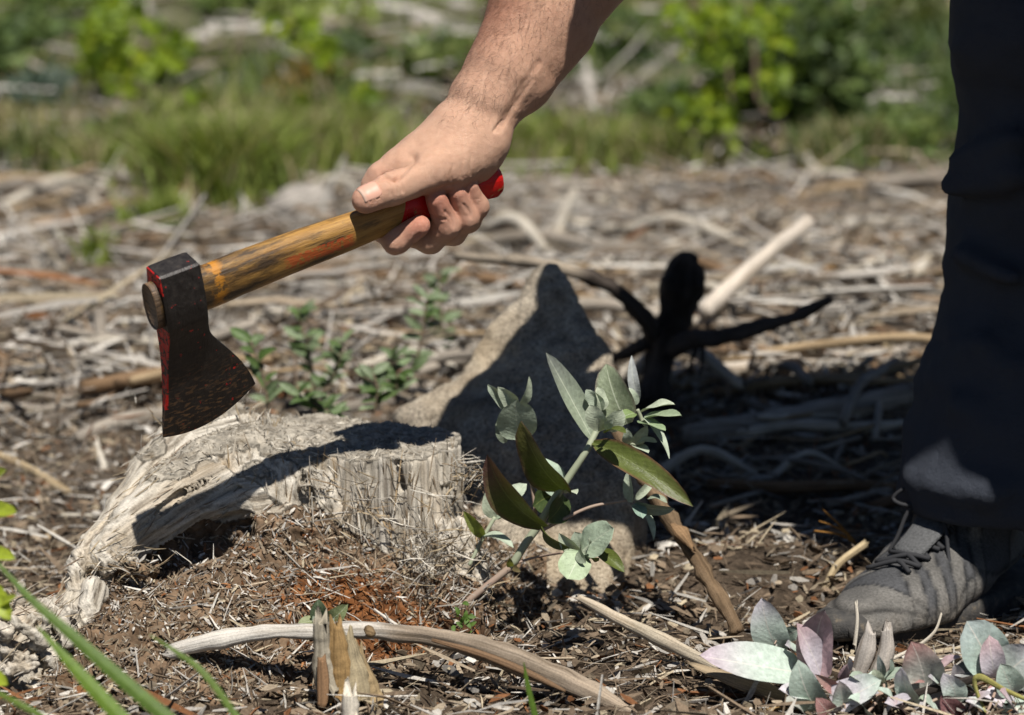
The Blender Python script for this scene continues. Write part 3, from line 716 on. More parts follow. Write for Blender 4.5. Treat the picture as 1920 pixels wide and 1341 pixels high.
# the rest of the figure (out of the frame, it throws the shadow): head, upper arms, left hand
fdir = unit(np.array([-0.90, -0.42, 0])); rdir = np.array([fdir[1], -fdir[0], 0])
HIP = np.array([0.82, 2.12, 0.90]); SH_ = np.array([0.41, 1.95, 0.99])
RS = SH_+rdir*0.20+np.array([0, 0, -0.03]); LS = np.array([.495, 1.70, .93])
RE = HP(1250, -235, .045)
LE = np.array([.585, 1.615, .72]); LK = np.array([0.635, 1.70, 0.47]); LW = LK+np.array([0.0, -0.02, 0.110])
HD = np.array([0.275, 1.875, 0.87])
b_ = Field((-0.05, 1.30, 0.42), (0.95, 2.30, 1.22), 0.0055, 0.06)
b_.chain([HP(1062, -50, .022), HP(1100, -105, .026), RE, RS], [.036, .0500, .046, .055], .008, pad=.05)
b_.chain([LS, LE, LW], [.055, .044, .028], .012, pad=.05)
for k_, dx in enumerate((-.033, -.012, .010, .030)):
    q0 = LW+np.array([dx*0.5, 0.01, -.008]); q1 = LW+np.array([dx*0.9, .05, -.018]); q2 = LW+np.array([dx*1.2, .085+(.01 if k_ in (1, 2) else 0), -.030]); q3 = q2+np.array([dx*0.2, .022, -.020])
    b_.chain([q0, q1, q2, q3], [.016, .013, .0105, .0085], .004)
b_.chain([LW+np.array([.02, 0, -.005]), LW+np.array([.055, .02, -.012]), LW+np.array([.07, .05, -.025])], [.016, .012, .009], .005)
b_.cap(SH_, HD, .062, .058, .03, pad=.08)
hd_f = unit(fdir*0.1+np.array([0, 0, -1.0])); hd_u = unit(np.cross(rdir, hd_f)); hd_u = hd_u if hd_u@fdir > 0 else -hd_u
AX = np.array([rdir, hd_f, hd_u])
HC_ = np.array([0.214, 1.825, 0.785])
b_.ell(HC_, (.076, .098, .112), .02, ax=AX); b_.ell(HC_+hd_f*.03-hd_u*.065, (.055, .066, .06), .03, ax=AX)
b_.cap(HC_+hd_f*.088+hd_u*.012, HC_+hd_f*.113-hd_u*.026, .009, .015, .012)
for sgn in (-1, 1):
    b_.ell(HC_+rdir*sgn*.078-hd_f*.005-hd_u*.01, (.012, .02, .034), .006, ax=AX)
    b_.ell(HC_+rdir*sgn*.033+hd_f*.098+hd_u*.008, (.018, .014, .012), .008, cut=True, ax=AX)
    b_.ell(HC_+rdir*sgn*.033+hd_f*.082+hd_u*.008, (.0135, .0135, .0135), .002, ax=AX)
b_.cap(HC_+rdir*-.022+hd_f*.098-hd_u*.062, HC_+rdir*.022+hd_f*.098-hd_u*.062, .009, .009, .006)
b_.cap(HC_+rdir*-.020+hd_f*.107-hd_u*.062, HC_+rdir*.020+hd_f*.107-hd_u*.062, .002, .002, .003, cut=True)
Vb, Fb = b_.mesh()
keep_tri = ARMF
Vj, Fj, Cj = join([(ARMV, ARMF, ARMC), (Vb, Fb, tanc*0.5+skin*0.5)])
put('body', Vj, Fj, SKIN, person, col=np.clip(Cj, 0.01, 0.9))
# thumb nail
nc, nrw = 13, 11
A_, B_ = np.meshgrid(np.linspace(-1, 1, nc), np.linspace(-1, 1, nrw))
tax = unit(TH[3]-TH[2]); tc = HP(692, 371.5, -.0215)
view = unit(np.array([-0.10, -0.80, 0.60])); nn = unit(view-tax*(view@tax)); side = np.cross(tax, nn)
wd = .0080*(1-0.10*np.maximum(B_, 0)**2)*np.sqrt(np.clip(1-np.maximum(-B_-0.45, 0)**2*1.6, .1, 1)); ang = A_*wd/.0105
flatp = tc+tax*(B_*.0080)[..., None]+side[None, None]*(A_*wd)[..., None]; hgt_ = np.zeros(A_.shape)
near_ = ARMV[np.linalg.norm(ARMV-tc, axis=1) < .022]
for r_ in range(A_.shape[0]):
    for c_ in range(A_.shape[1]):
        o_ = near_-flatp[r_, c_]; hh_ = o_@nn; dd_ = np.linalg.norm(o_-hh_[:, None]*nn, axis=1); wq = np.exp(-(dd_/.0011)**2)*(hh_ > .003); hgt_[r_, c_] = (wq*hh_).sum()/max(wq.sum(), 1e-9) if wq.sum() > 1e-4 else .009
off = flatp+nn[None, None]*(np.minimum(hgt_+.00022, hgt_.max()+.0006)-.0003*np.abs(A_)**3)[..., None]
Vn = off.reshape(-1, 3); i = np.arange(nrw-1)[:, None]*nc; j = np.arange(nc-1)[None]; Fn = np.stack([i+j, i+j+1, i+nc+j+1, i+nc+j], -1).reshape(-1, 4)
tipw = sstep(0.62, 0.85, B_-0.12*A_**2).reshape(-1, 1); cn = np.array([.56, .31, .225])*(1-tipw)+np.array([.55, .39, .30])*tipw
nm = Sh('nail', 0.45, 0.3); NAIL = nm.done(nm.attr('Col').outputs['Color'])
nl = put('thumb_nail', Vn, Fn, NAIL, person, col=cn); sd = nl.modifiers.new('t', 'SOLIDIFY'); sd.thickness = .0004; sd.offset = 0
# arm hair
hv_ = ARMV; t_ = (hv_-HP(870, 240, 0))@unit(HP(998, 24, 0)-HP(870, 240, 0)); sidec = (hv_-HP(942, 134, 0))@unit(np.array([0.8, 0, -0.6]))
wh = sstep(-0.012, 0.03, t_)*(sstep(0.030, -0.012, sidec)*0.9+0.06)*(ARMN[:, 1] < 0.45)
ids = RNG.choice(len(hv_), 3000, p=wh/wh.sum()); nH2 = len(ids)
ax_arm = unit(HP(870, 240, 0)-HP(998, 24, 0)); dr = unit(ax_arm*0.75+RNG.normal(size=(nH2, 3))*0.5+ARMN[ids]*0.30); dr2 = unit(dr+RNG.normal(size=(nH2, 3))*0.5+ARMN[ids]*0.1)
Lh = RNG.uniform(.005, .013, nH2)[:, None]; wv = unit(np.cross(dr, ARMN[ids]))*0.00006
p0 = hv_[ids]; p1 = p0+dr*Lh*.5+ARMN[ids]*.0006; p2 = p1+dr2*Lh*.5
up_ = ARMN[ids]*0.00006
Vhair = np.stack([p0-wv, p0+wv, p0+up_, p1-wv*.8, p1+wv*.8, p1+up_*.8, p2, p2+wv*.2, p2+up_*.2], 1).reshape(-1, 3); bb = (np.arange(nH2)*9)[:, None, None]
qd = np.array([[0, 1, 4, 3], [1, 2, 5, 4], [2, 0, 3, 5], [3, 4, 7, 6], [4, 5, 8, 7], [5, 3, 6, 8]])
hm = Sh('hair', 0.5, 0.3).done((0.075, 0.038, 0.020))
ha = put('arm_hair', Vhair, (bb+qd[None]).reshape(-1, 4), hm, person); ha['kind'] = 'stuff'
# head hair, brows
hf = Field(HC_-.16, HC_+.16, .0045, .05); hf.ell(HC_+hd_u*.012-hd_f*.006, (.083, .104, .118), .01, ax=AX); hf.ell(HC_+hd_f*.10-hd_u*.06, (.095, .085, .105), .012, cut=True, ax=AX); hf.ell(HC_-hd_u*.13, (.1, .1, .06), .012, cut=True, ax=AX)
Vx, Fx = hf.mesh(); Nx = vnormals(Vx, Fx); Vx = Vx+Nx*(.004*fbm(Vx[:, 0]*120, Vx[:, 1]*120, Vx[:, 2]*120, 3, 5))[:, None]
put('hair', Vx, Fx, hm, person)
# shirt with short sleeves
s_ = Field((0.0, 1.42, 0.50), (1.0, 2.48, 1.25), 0.009, 0.08)
tor = unit(SH_-HIP)
s_.chain([HIP-tor*.02, HIP+tor*.22, SH_-tor*.03], [.185, .190, .170], .05, (unit(np.cross(tor, rdir)), 1.30), pad=.1)
s_.cap(RS+rdir*.0, LS, .082, .082, .05, pad=.08); s_.chain([HIP+tor*.2+rdir*.06, RS], [.10, .085], .05, pad=.08); s_.chain([HIP+tor*.2-rdir*.06, LS], [.10, .085], .05, pad=.08)
s_.cap(RS, RS+(RE-RS)*0.80, .078, .072, .03, pad=.08); s_.cap(LS, LS+(LE-LS)*0.8, .078, .074, .03, pad=.08)
Vs, Fs = s_.mesh(); Ns = vnormals(Vs, Fs); Vs = Vs+Ns*(.012*fbm(Vs[:, 0]*12, Vs[:, 1]*12, Vs[:, 2]*20, 3, 15))[:, None]
cm_ = Sh('shirt_cotton', 0.9, 0.1); p = cm_.obj(); put('shirt', Vs, Fs, cm_.done((0.05, 0.055, 0.07), cm_.bump(cm_.noise(p, 900, 2), .0006)), person)
# trousers
def tp(px, py, Y=2.03): return at(px, py, Y)
t_ = Field((0.30, 1.50, 0.05), (0.98, 2.48, 1.06), 0.006, 0.06)
ANK = np.array([0.462, 2.085, 0.10]); KN = np.array([0.465, 2.06, 0.50]); RH = HIP+rdir*.09; LH_ = HIP-rdir*.09
t_.chain([np.array([.436, 2.060, .100]), np.array([.448, 2.068, .165]), np.array([.466, 2.08, .27]), np.array([.468, 2.078, .36]), KN, RH], [.098, .093, .083, .082, .088, .118], .03, pad=.08)
LA = np.array([0.86, 1.80, 0.10]); t_.chain([LA, np.array([.80, 1.78, .28]), LK, LH_], [.088, .085, .092, .118], .03, pad=.08)
t_.chain([RH, LH_], [.12, .12], .05, pad=.08); t_.cap(HIP, HIP+tor*.10, .14, .135, .05, pad=.08)
# folds that show on the outline: below the knee, at the calf and the cuff bunched on the boot
for a_, b__, r_ in (((1782, 350), (1900, 330), .010), ((1795, 290), (1900, 262), .008), ((1806, 92), (1920, 66), .008), ((1798, 480), (1900, 520), .007), ((1800, 640), (1900, 690), .007)):
    t_.cap(tp(a_[0], a_[1], 2.035), tp(b__[0], b__[1], 1.985), r_, r_*1.2, .022)
for a_, b__, r_ in (((1735, 835, 2.035), (1880, 905, 1.972), .006), ((1712, 885, 2.035), (1850, 925, 1.965), .007), ((1790, 760, 2.0), (1930, 815, 1.985), .006), ((1765, 700, 2.04), (1840, 640, 1.998), .005)):
    t_.cap(at(*a_), at(*b__), r_, r_*1.2, .018)
t_.f = np.maximum(t_.f, (.082-t_.ax[2])[None, None, :]).astype(np.float32)
t_.cap(np.array([.440, 2.065, .0]), np.array([.444, 2.068, .125]), .086, .078, .006, cut=True)
Vt, Ft = t_.mesh(); Nt = vnormals(Vt, Ft)
fold = fbm(Vt[:, 0]*9, Vt[:, 1]*9, Vt[:, 2]*26+3*Vt[:, 0], 3, 33); Vt = Vt+Nt*((.006*fold+.005*np.minimum(fbm(Vt[:, 0]*14+5*Vt[:, 2], Vt[:, 1]*14, Vt[:, 2]*34, 2, 36), .1))+.0015*fbm(Vt[:, 0]*50, Vt[:, 1]*50, Vt[:, 2]*70, 2, 34))[:, None]
tm = Sh('trouser_cloth', 0.88, 0.2); p = tm.obj(); wv1 = tm.noise(tm.scale(p, (2600, 2600, 900)), 1.0, 2)
put('trousers', Vt, Ft, tm.done(tm.mix(tm.noise(p, 40, 3), (0.040, 0.046, 0.060), (0.054, 0.060, 0.075)), tm.bump(tm.math('ADD', wv1, tm.math('MULTIPLY', tm.noise(p, 55, 4), 3.0)), .0014)), person)
rb_ = Sh('boot_rubber', 0.85, 0.25); p = rb_.geo(); nz = rb_.noise(p, 90, 5, .65); RUB = rb_.done(rb_.ramp(nz, [(.35, (.035, .034, .033)), (.55, (.065, .060, .054)), (.7, (.15, .12, .085))]), rb_.bump(rb_.noise(p, 600, 3), .0008))
# boot: upper, toe cap, overlays, tongue, laces, sole
def boot(toe, heel, name):
    bt = bpy.data.objects.new(name, None); COL.objects.link(bt); bt.parent = person
    d = unit(heel-toe); s = np.cross(d, [0, 0, 1.0]); L = np.linalg.norm(heel-toe); off = toe-np.array(person.location)
    def P(u, v, z_): return toe+d*u+s*v+np.array([0, 0, z_])
    f = Field(np.minimum(toe, heel)-.09, np.maximum(toe, heel)+np.array([.09, .09, .22]), .0035, .04)
    f.chain([P(.040, .004, .020), P(.095, .006, .025), P(.155, 0, .036), P(.235, 0, .045)], [.036, .044, .046, .040], .02, (np.array([0, 0, 1.]), 1.62), pad=.05)
    f.chain([P(.175, 0, .050), P(.212, 0, .085), P(.222, 0, .13)], [.034, .040, .043], .02, pad=.05)
    f.func(lambda X, Y, Z: (0.014-Z)+0*X+0*Y, f.lo, f.lo+f.h*f.n, .006, cut=False) if False else None
    f.f = np.maximum(f.f, (toe[2]+0.016-f.ax[2])[None, None, :]).astype(np.float32)
    V, F = f.mesh(); N = vnormals(V, F); u = (V-toe)@d; v = (V-toe)@s; zz = V[:, 2]-toe[2]
    # overlay panels stand proud of the lining, with dark seams along their edges
    pan = np.zeros(len(V)); seam = np.zeros(len(V)); av = np.abs(v)
    def panel(e, wgt=1.0):
        nonlocal pan, seam
        pan = np.maximum(pan, sstep(0, .002, e)*wgt); seam = np.maximum(seam, np.exp(-((e+.0005)/.0016)**2))
    panel(.074-u-.35*zz+.12*v)                                        # toe cap
    panel(.030-zz+.006*np.sin(u*55)+.012*sstep(.10, .16, u))          # rand along the sole
    for k_ in range(4): panel(np.minimum(.0085-np.abs(u-.098-k_*.030+av*.75-(zz-.04)*.2), np.minimum(av-.013, zz-.020)))   # lace stays
    panel(np.minimum(u-.215, .09-zz))                                 # heel counter
    V = V+N*(pan*.0004-seam*.0007+.0012*fbm(V[:, 0]*60, V[:, 1]*60, V[:, 2]*60, 3, 8))[:, None]
    q_ = fbm(V[:, 0]*45, V[:, 1]*45, V[:, 2]*45, 4, 18)[:, None]; du = sstep(.05, .005, zz)[:, None]*.5*sstep(-.2, .4, q_)
    c = np.where(pan[:, None] > .5, np.array([.115, .108, .098]), np.array([.060, .060, .062]))*(1+.4*q_); c = c*(1-du)+np.array([.16, .125, .085])*du
    c = c*(1-.75*np.clip(seam, 0, 1)[:, None]); c = np.clip(c, .006, .5)
    m = col_mat('boot_leather', 420, 0.65, 1.3, .0012, 0.75, 0.3) if 'boot_leather' not in bpy.data.materials else bpy.data.materials['boot_leather']
    put('boot_upper', V, F, m, bt, col=c)
    # sole with lugs
    n = 40; a = np.linspace(0, 2*math.pi, n, endpoint=False); uu_ = .149+.158*np.sign(np.cos(a))*np.abs(np.cos(a))**.85; ww = .051*np.sin(a)*(1-.12*np.sin(uu_*20))
    rg = []
    for z_, g in ((0.0, .96), (.004, 1.0), (.014, 1.0), (.020, .97), (.022, .90)):
        lift = np.maximum(.05-uu_, 0)*.25
        lug = (1+.03*np.sign(np.sin(a*17))) if z_ < .006 else 1.0
        rg.append(toe+d*((.15+(uu_-.15)*g*lug)[:, None])+s*((ww*g*lug)[:, None])+np.stack([0*a, 0*a, z_+lift], -1))
    Vz = np.concatenate(rg); i = np.arange(4)[:, None]*n; j = np.arange(n)[None]; Fz = np.stack([i+j, i+(j+1) % n, i+n+(j+1) % n, i+n+j], -1).reshape(-1, 4)
    cp = [[b0+q, b0+q+1, b0+n-2-q, b0+n-1-q] for b0 in (0, 4*n) for q in range(n//2-1)]
    put('sole', Vz, np.concatenate([Fz, np.array(cp)]), RUB, bt)
    lm = Sh('lace_cord', 0.8, 0.2).done((.03, .03, .032))
    def surf(u_, v_):
        q = np.argmax(np.where((np.abs(u-u_) < .006) & (np.abs(v-v_) < .006) & (zz < .095), zz, -1)); return V[q]+N[q]*.003
    for k_ in range(5):
        u_ = .078+k_*.018
        for sg in (1, -1):
            q = [surf(u_, -.024*sg), surf(u_+.008, 0)+np.array([0, 0, .003]), surf(u_+.016, .024*sg)]
            vv_, ff_, _ = tube(q, [.0022]*3, 12, 6); put('lace', vv_, ff_, lm, bt)
    K_ = surf(.160, 0)+d*(-.006)+np.array([0, 0, .006])
    for sg in (1, -1):
        vv_, ff_, _ = tube([K_, K_+s*.018*sg-d*.006+np.array([0, 0, .008]), K_+s*.030*sg-d*.010-np.array([0, 0, .002]), K_+s*.016*sg-d*.010-np.array([0, 0, .006]), K_], [.0019]*5, 22, 6); put('lace_bow', vv_, ff_, lm, bt)
        e1 = surf(.135, .030*sg); e2 = surf(.120, .041*sg)
        vv_, ff_, _ = tube([K_, (K_+e1)/2+s*.004*sg+np.array([0, 0, .007]), e1, e2-np.array([0, 0, .012])], [.0019]*4, 18, 6); put('lace', vv_, ff_, lm, bt)
    vt, ft, _ = tube([surf(.11, 0)+np.array([0, 0, .001]), surf(.15, 0)+np.array([0, 0, .001]), surf(.160, 0)+np.array([0, 0, .004]), surf(.160, 0)+np.array([0, 0, .03])+d*.012], [.016, .018, .019, .017], 14, 10, flat=.18); put('tongue', vt, ft, m, bt, col=np.tile([.085, .085, .085], (len(vt), 1)))
boot(np.array([0.262, 1.905, G(.27, 1.93)+.002]), np.array([0.450, 2.125, 0.0]), 'boot')
boot(np.array([0.62, 1.74, G(.65, 1.75)+.002]), np.array([0.83, 1.95, 0.0]), 'boot')
# ================================================================== dead wood on the clearing
_gy = np.geomspace(1.2, 60, 260)
def gp(px, py, h=0.0):
    d = FWD+np.array([1.0, 0, 0])*((px-960)*KPX)+UPV*((670.5-py)*KPX)
    lo_, hi_ = _gy[0], _gy[-1]
    for _ in range(2):
        ys = np.geomspace(lo_, hi_, 260); z = CAM[2]+d[2]*ys/d[1]-G(d[0]*ys/d[1], ys)-h; k = np.nonzero(z < 0)[0]
        if not len(k): return at(px, py, 60.0)
        k = max(int(k[0]), 1); lo_, hi_ = ys[k-1], ys[k]
    return at(px, py, (lo_+hi_)/2)
GREYW = np.array([0.36, 0.315, 0.26]); PALEW = np.array([0.52, 0.47, 0.39]); TANW = np.array([0.34, 0.25, 0.15]); BROWNW = np.array([0.165, 0.105, 0.06]); DARKW = np.array([0.045, 0.036, 0.03]); RUSTW = np.array([0.25, 0.11, 0.04])
def stick(name, label, cat, pts, rad, c, c2=None, group=None, seg=10, n=26, rough=.22, freq=45, flat=1.0, seed=0, ragged=.004, parent=None):
    V, F, fu = tube(pts, rad, n, seg, rough, freq, flat, True, seed, ragged)
    t = fu[:, 2]/max(fu[:, 2].max(), 1e-6); q = fbm(V[:, 0]*30, V[:, 1]*30, V[:, 2]*30, 3, seed+3)
    col = np.tile(c, (len(V), 1))*(1+.25*q[:, None])
    if c2 is not None: w_ = sstep(.25, .75, t+.5*q)[:, None]; col = col*(1-w_)+c2*w_
    o = put(name, V, F, STICK, parent, col=np.clip(col, .01, .8), fuv=fu)
    if parent is None: tag(o, label, cat, group)
    return o
def lie(pp, h): return [gp(a, b, h) for a, b in pp]
def onY(pp): return [at(a, b, Y) for a, b, Y in pp]
# front pieces
cb = thing('curved_branch', 'long curved barkless branch lying across the foot of the stump', 'branch', gp(760, 1250))
CBP = onY([(322, 1222, 1.80), (400, 1203, 1.79), (500, 1186, 1.785), (610, 1183, 1.785), (720, 1184, 1.785), (830, 1198, 1.785), (940, 1228, 1.78), (1040, 1268, 1.775), (1120, 1305, 1.765), (1190, 1338, 1.755)])
CBR = np.array([15, 20, 20, 19, 20, 23, 25, 24, 22, 18])*mpp(1.785)
V, F, fu = tube(CBP, CBR, 220, 28, .16, 40, .85, True, 5, .008); N = vnormals(V, F)
ckk = fbm(fu[:, 0]*200, fu[:, 1]*200, fu[:, 2]*7, 4, 7); V = V+N*(.0030*np.minimum(ckk, .2)+.003*fbm(V[:, 0]*45, V[:, 1]*45, V[:, 2]*45, 2, 70))[:, None]
t = fu[:, 2]/fu[:, 2].max(); q = fbm(fu[:, 0]*60, fu[:, 1]*60, fu[:, 2]*8, 3, 12); w_ = sstep(.36, .62, t+.45*q)[:, None]
put('branch_wood', V, F, STICK, cb, col=np.clip(np.array([.56, .52, .46])*(1-w_)+(np.array([.27, .215, .16])*(1+.8*fbm(fu[:, 0]*90, fu[:, 1]*90, fu[:, 2]*14, 3, 44))[:, None])*w_, .01, .8)*(1-.6*sstep(-.15, -.4, ckk))[:, None], fuv=fu)
V, F, fu = tube(onY([(810, 1200, 1.77), (900, 1226, 1.762), (990, 1262, 1.758), (1060, 1296, 1.752)]), np.array([5, 11, 11, 4])*mpp(1.77), 30, 8, .25, 60, .6, seed=9)
put('peeling_bark', V, F, STICK, cb, col=np.tile([.17, .105, .06], (len(V), 1)), fuv=fu)
V, F, fu = tube(onY([(690, 1180, 1.772), (694, 1186, 1.764), (700, 1188, 1.76)]), np.array([9, 10, 6])*mpp(1.77), 8, 8, .3, 90)
put('branch_knot', V, F, STICK, cb, col=np.tile([.22, .15, .08], (len(V), 1)), fuv=fu)
stub = thing('splintered_stub', 'upright splintered yellow-brown wood stub in front of the curved branch', 'wood stub', gp(640, 1325))
for k, (pp, r, c) in enumerate(((((603, 1165), (606, 1230), (612, 1300)), (15, 19, 22), (.34, .30, .23)), (((630, 1178), (634, 1240), (638, 1312)), (15, 24, 30), (.33, .21, .09)), (((650, 1196), (658, 1260), (664, 1320)), (14, 28, 38), (.33, .27, .17)), (((674, 1226), (682, 1276), (688, 1322)), (10, 24, 30), (.30, .22, .12)))):
    V, F, fu = tube([at(a, b, 1.745+.004*k) for a, b in pp], np.array(r)*mpp(1.745), 60, 20, .55, 60, .7, True, k, .012)
    put('splinter', V, F, STICK, stub, col=np.clip(np.tile(c, (len(V), 1))*(1+.35*fbm(V[:, 0]*60, V[:, 1]*60, V[:, 2]*20, 3, k))[:, None], .01, .8), fuv=fu)
stick('bark_strip', 'thin brown bark strip standing against the splintered stub', 'bark', onY([(603, 1235, 1.735), (606, 1280, 1.733), (605, 1322, 1.73)]), np.array([8, 13, 10])*mpp(1.74), np.array([.22, .13, .07]), flat=.3)
stick('wood_splinter', 'white splintered stick end poking up at the bottom edge', 'splinter', onY([(655, 1300, 1.70), (654, 1322, 1.70), (656, 1360, 1.70)]), np.array([14, 17, 18])*mpp(1.7), PALEW*1.1, rough=.4, freq=90, ragged=.012)
sk = lambda *a_, **k_: stick('dead_stick', *a_, **k_)
stick('bark_covered_stick', 'brown bark-covered stick slanting down in front of the boulder shadow', 'stick', onY([(1150, 800, 2.06), (1200, 880, 2.03), (1245, 955, 2.0), (1300, 1040, 1.965), (1350, 1120, 1.93), (1385, 1185, 1.905)]), np.array([12, 13, 14, 15, 14, 12])*mpp(1.98), np.array([.17, .115, .068]), rough=.75, freq=95, n=90, seed=2, seg=16)
stick('bark_flake', 'peeling bark flake halfway along the slanting brown stick', 'bark', onY([(1262, 985, 1.97), (1278, 1000, 1.962), (1300, 1030, 1.955)]), np.array([8, 17, 5])*mpp(1.97), np.array([.24, .15, .08]), rough=.5, freq=90, flat=.5)
sk('pale barkless stick below the sprout pointing to the silver leaves', 'stick', onY([(1085, 1120, 1.86), (1160, 1160, 1.85), (1250, 1205, 1.835), (1345, 1252, 1.82)]), np.array([6, 13, 14, 12])*mpp(1.84), np.array([.48, .40, .30]), np.array([.42, .36, .27]), n=40, rough=.3, freq=60, seed=4)
stick('bark_slab', 'flat weathered wood slab beside the silver leaf cluster', 'wood slab', onY([(1300, 1248, 1.80), (1380, 1276, 1.79), (1450, 1300, 1.78), (1500, 1318, 1.775)]), np.array([14, 30, 30, 24])*mpp(1.79), np.array([.33, .255, .165]), rough=.18, freq=40, flat=.35, n=40, seg=14, seed=6)
stick('bark_slab', 'yellow-brown split stick under the flat wood slab', 'wood slab', onY([(1395, 1325, 1.765), (1450, 1330, 1.765), (1500, 1332, 1.765)]), np.array([7, 9, 8])*mpp(1.77), np.array([.32, .20, .08]), flat=.6)
ww = thing('weathered_splinter', 'grey two-pronged weathered splinter in front of the boot sole', 'splinter', gp(1640, 1290))
for k, pp in enumerate((((1632, 1182), (1625, 1220), (1606, 1275)), ((1664, 1178), (1660, 1225), (1642, 1272)))):
    V, F, fu = tube([at(a, b, 1.80+.004*k) for a, b in pp], np.array([11, 17, 17])*mpp(1.8), 22, 10, .3, 60, .6, True, k+20, .01)
    put('prong', V, F, STICK, ww, col=np.clip(np.tile([.40, .36, .32], (len(V), 1))*(1+.4*fbm(V[:, 0]*70, V[:, 1]*70, V[:, 2]*20, 3, k))[:, None], .01, .8), fuv=fu)
sk('short thin pale twig standing upright before the boot toe', 'twig', onY([(1605, 1133, 1.86), (1607, 1165, 1.855), (1602, 1215, 1.85)]), np.array([3.5, 4, 4.5])*mpp(1.86), PALEW)
sk('thin forked grey twig beside the boot sole', 'twig', onY([(1765, 1152, 1.87), (1752, 1185, 1.86), (1720, 1212, 1.85), (1672, 1236, 1.84)]), np.array([2.5, 3, 4, 4])*mpp(1.86), PALEW, seg=7)
sk('tan stick poking out of the brash heap behind the boot toe', 'stick', onY([(1545, 1108, 2.06), (1570, 1060, 2.075), (1625, 1018, 2.09)]), np.array([6, 7, 8])*mpp(2.07), np.array([.42, .33, .20]))
for k, pp in enumerate((((1600, 1012), (1570, 980), (1546, 958)), ((1602, 1016), (1575, 992), (1540, 978)), ((1604, 1020), (1575, 1003), (1526, 995)))):
    sk('orange dry fern stalk fanning out of the brash heap, %s of the three' % ('topmost', 'middle', 'lowest')[k], 'stalk', onY([(a, b, 2.12) for a, b in pp]), np.array([2.4, 2.2, 1.6])*mpp(2.1), np.array([.36, .18, .045]), group='dry fern stalks by the boot', seg=6)
sk('black wet twig lying over the silver leaf cluster', 'twig', onY([(1680, 1310, 1.76), (1740, 1295, 1.755), (1800, 1280, 1.755), (1845, 1268, 1.755)]), np.array([7, 8, 8, 7])*mpp(1.76), np.array([.035, .028, .024]), rough=.4, freq=90)
sk('yellow-green bent stem at the right bottom corner', 'stem', onY([(1925, 1312, 1.74), (1880, 1292, 1.742), (1838, 1270, 1.745), (1828, 1285, 1.745), (1850, 1345, 1.74)]), np.array([4, 5, 7, 4.5, 4])*mpp(1.75), np.array([.30, .28, .09]), seg=8)
# the charred root that stands up behind the boulder, with its arms
rt = thing('charred_root', 'black charred root knob with two arms standing in the shade behind the boulder', 'root', gp(1230, 735))
RY = 2.62
V, F, fu = tube(onY([(1228, 760, RY-.02), (1232, 700, RY), (1244, 640, RY), (1262, 605, RY), (1276, 560, RY), (1280, 520, RY), (1288, 490, RY), (1296, 476, RY)]), np.array([34, 28, 27, 34, 43, 41, 32, 14])*mpp(RY), 90, 32, .16, 35, 1.0, True, 3)
V = V+vnormals(V, F)*(.006*fbm(V[:, 0]*45, V[:, 1]*45, V[:, 2]*45, 4, 4)+.003*fbm(V[:, 0]*160, V[:, 1]*160, V[:, 2]*60, 3, 6))[:, None]; put('root_knob', V, F, STICK, rt, col=np.clip(DARKW*(1.2+1.4*fbm(V[:, 0]*40, V[:, 1]*40, V[:, 2]*25, 3, 9))[:, None], .008, .3), fuv=fu)
for pp, r, ca, cb_ in ((onY([(1225, 640, RY), (1212, 605, RY-.02), (1160, 550, RY-.04), (1110, 520, RY-.05), (1065, 508, RY-.05), (1000, 492, RY-.03), (930, 486, RY), (855, 480, RY+.03)]), [17, 17, 15, 13, 13, 12, 11, 8], DARKW*1.4, np.array([.30, .25, .19])),
                 (onY([(1245, 660, RY), (1290, 640, RY-.02), (1350, 632, RY-.03), (1430, 612, RY-.04), (1500, 590, RY-.04), (1558, 560, RY-.05)]), [18, 18, 16, 13, 13, 9], DARKW*1.5, DARKW*1.8),
                 (onY([(1316, 640, RY-.02), (1318, 670, RY-.03), (1312, 705, RY-.04)]), [5, 4, 3], DARKW, DARKW), (onY([(1312, 642, RY-.02), (1300, 668, RY-.03), (1290, 700, RY-.04)]), [5, 4, 3], DARKW, DARKW),
                 (onY([(1215, 640, RY), (1190, 655, RY), (1150, 672, RY+.02)]), [14, 12, 10], DARKW*1.4, DARKW*1.4)):
    V, F, fu = tube(pp, np.array(r)*mpp(RY), 70, 12, .55, 60, 1.0, True, len(r)); t = (fu[:, 2]/fu[:, 2].max())[:, None]; k = sstep(.42, .5, t)  # left arm: cast shadow's edge painted in, dark shaded part to pale sunlit part
    put('root_arm', V, F, STICK, rt, col=ca*(1-k)+cb_*k, fuv=fu)
# larger sticks and logs behind
def lg(label, pp, r, c, h=.012, name='dead_branch', cat='branch', **kw):
    R = np.array(r)*mpp(np.mean([gp(a, b)[1] for a, b in pp])); P = [gp(a, b, R[i]*.7) for i, (a, b) in enumerate(pp)]
    return stick(name, label, cat, P, R, c, **kw)
lg('thick grey log whose left half catches the sun behind the root knob', [(1225, 712), (1330, 700), (1430, 690), (1540, 678), (1650, 668), (1790, 672)], [14, 17, 18, 19, 17, 16], np.array([.46, .40, .33]), name='fallen_log', cat='log', seg=14, n=40, seed=1)
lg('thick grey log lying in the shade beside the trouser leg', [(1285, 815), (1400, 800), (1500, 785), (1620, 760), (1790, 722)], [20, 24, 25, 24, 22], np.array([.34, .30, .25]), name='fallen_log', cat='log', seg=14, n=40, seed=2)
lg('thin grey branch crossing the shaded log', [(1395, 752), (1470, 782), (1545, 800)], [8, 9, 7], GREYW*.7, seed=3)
lg('short shaded stick leaning in the dark brash under the root', [(1360, 735), (1405, 700), (1450, 682)], [5, 7, 6], GREYW*.8, seed=4)
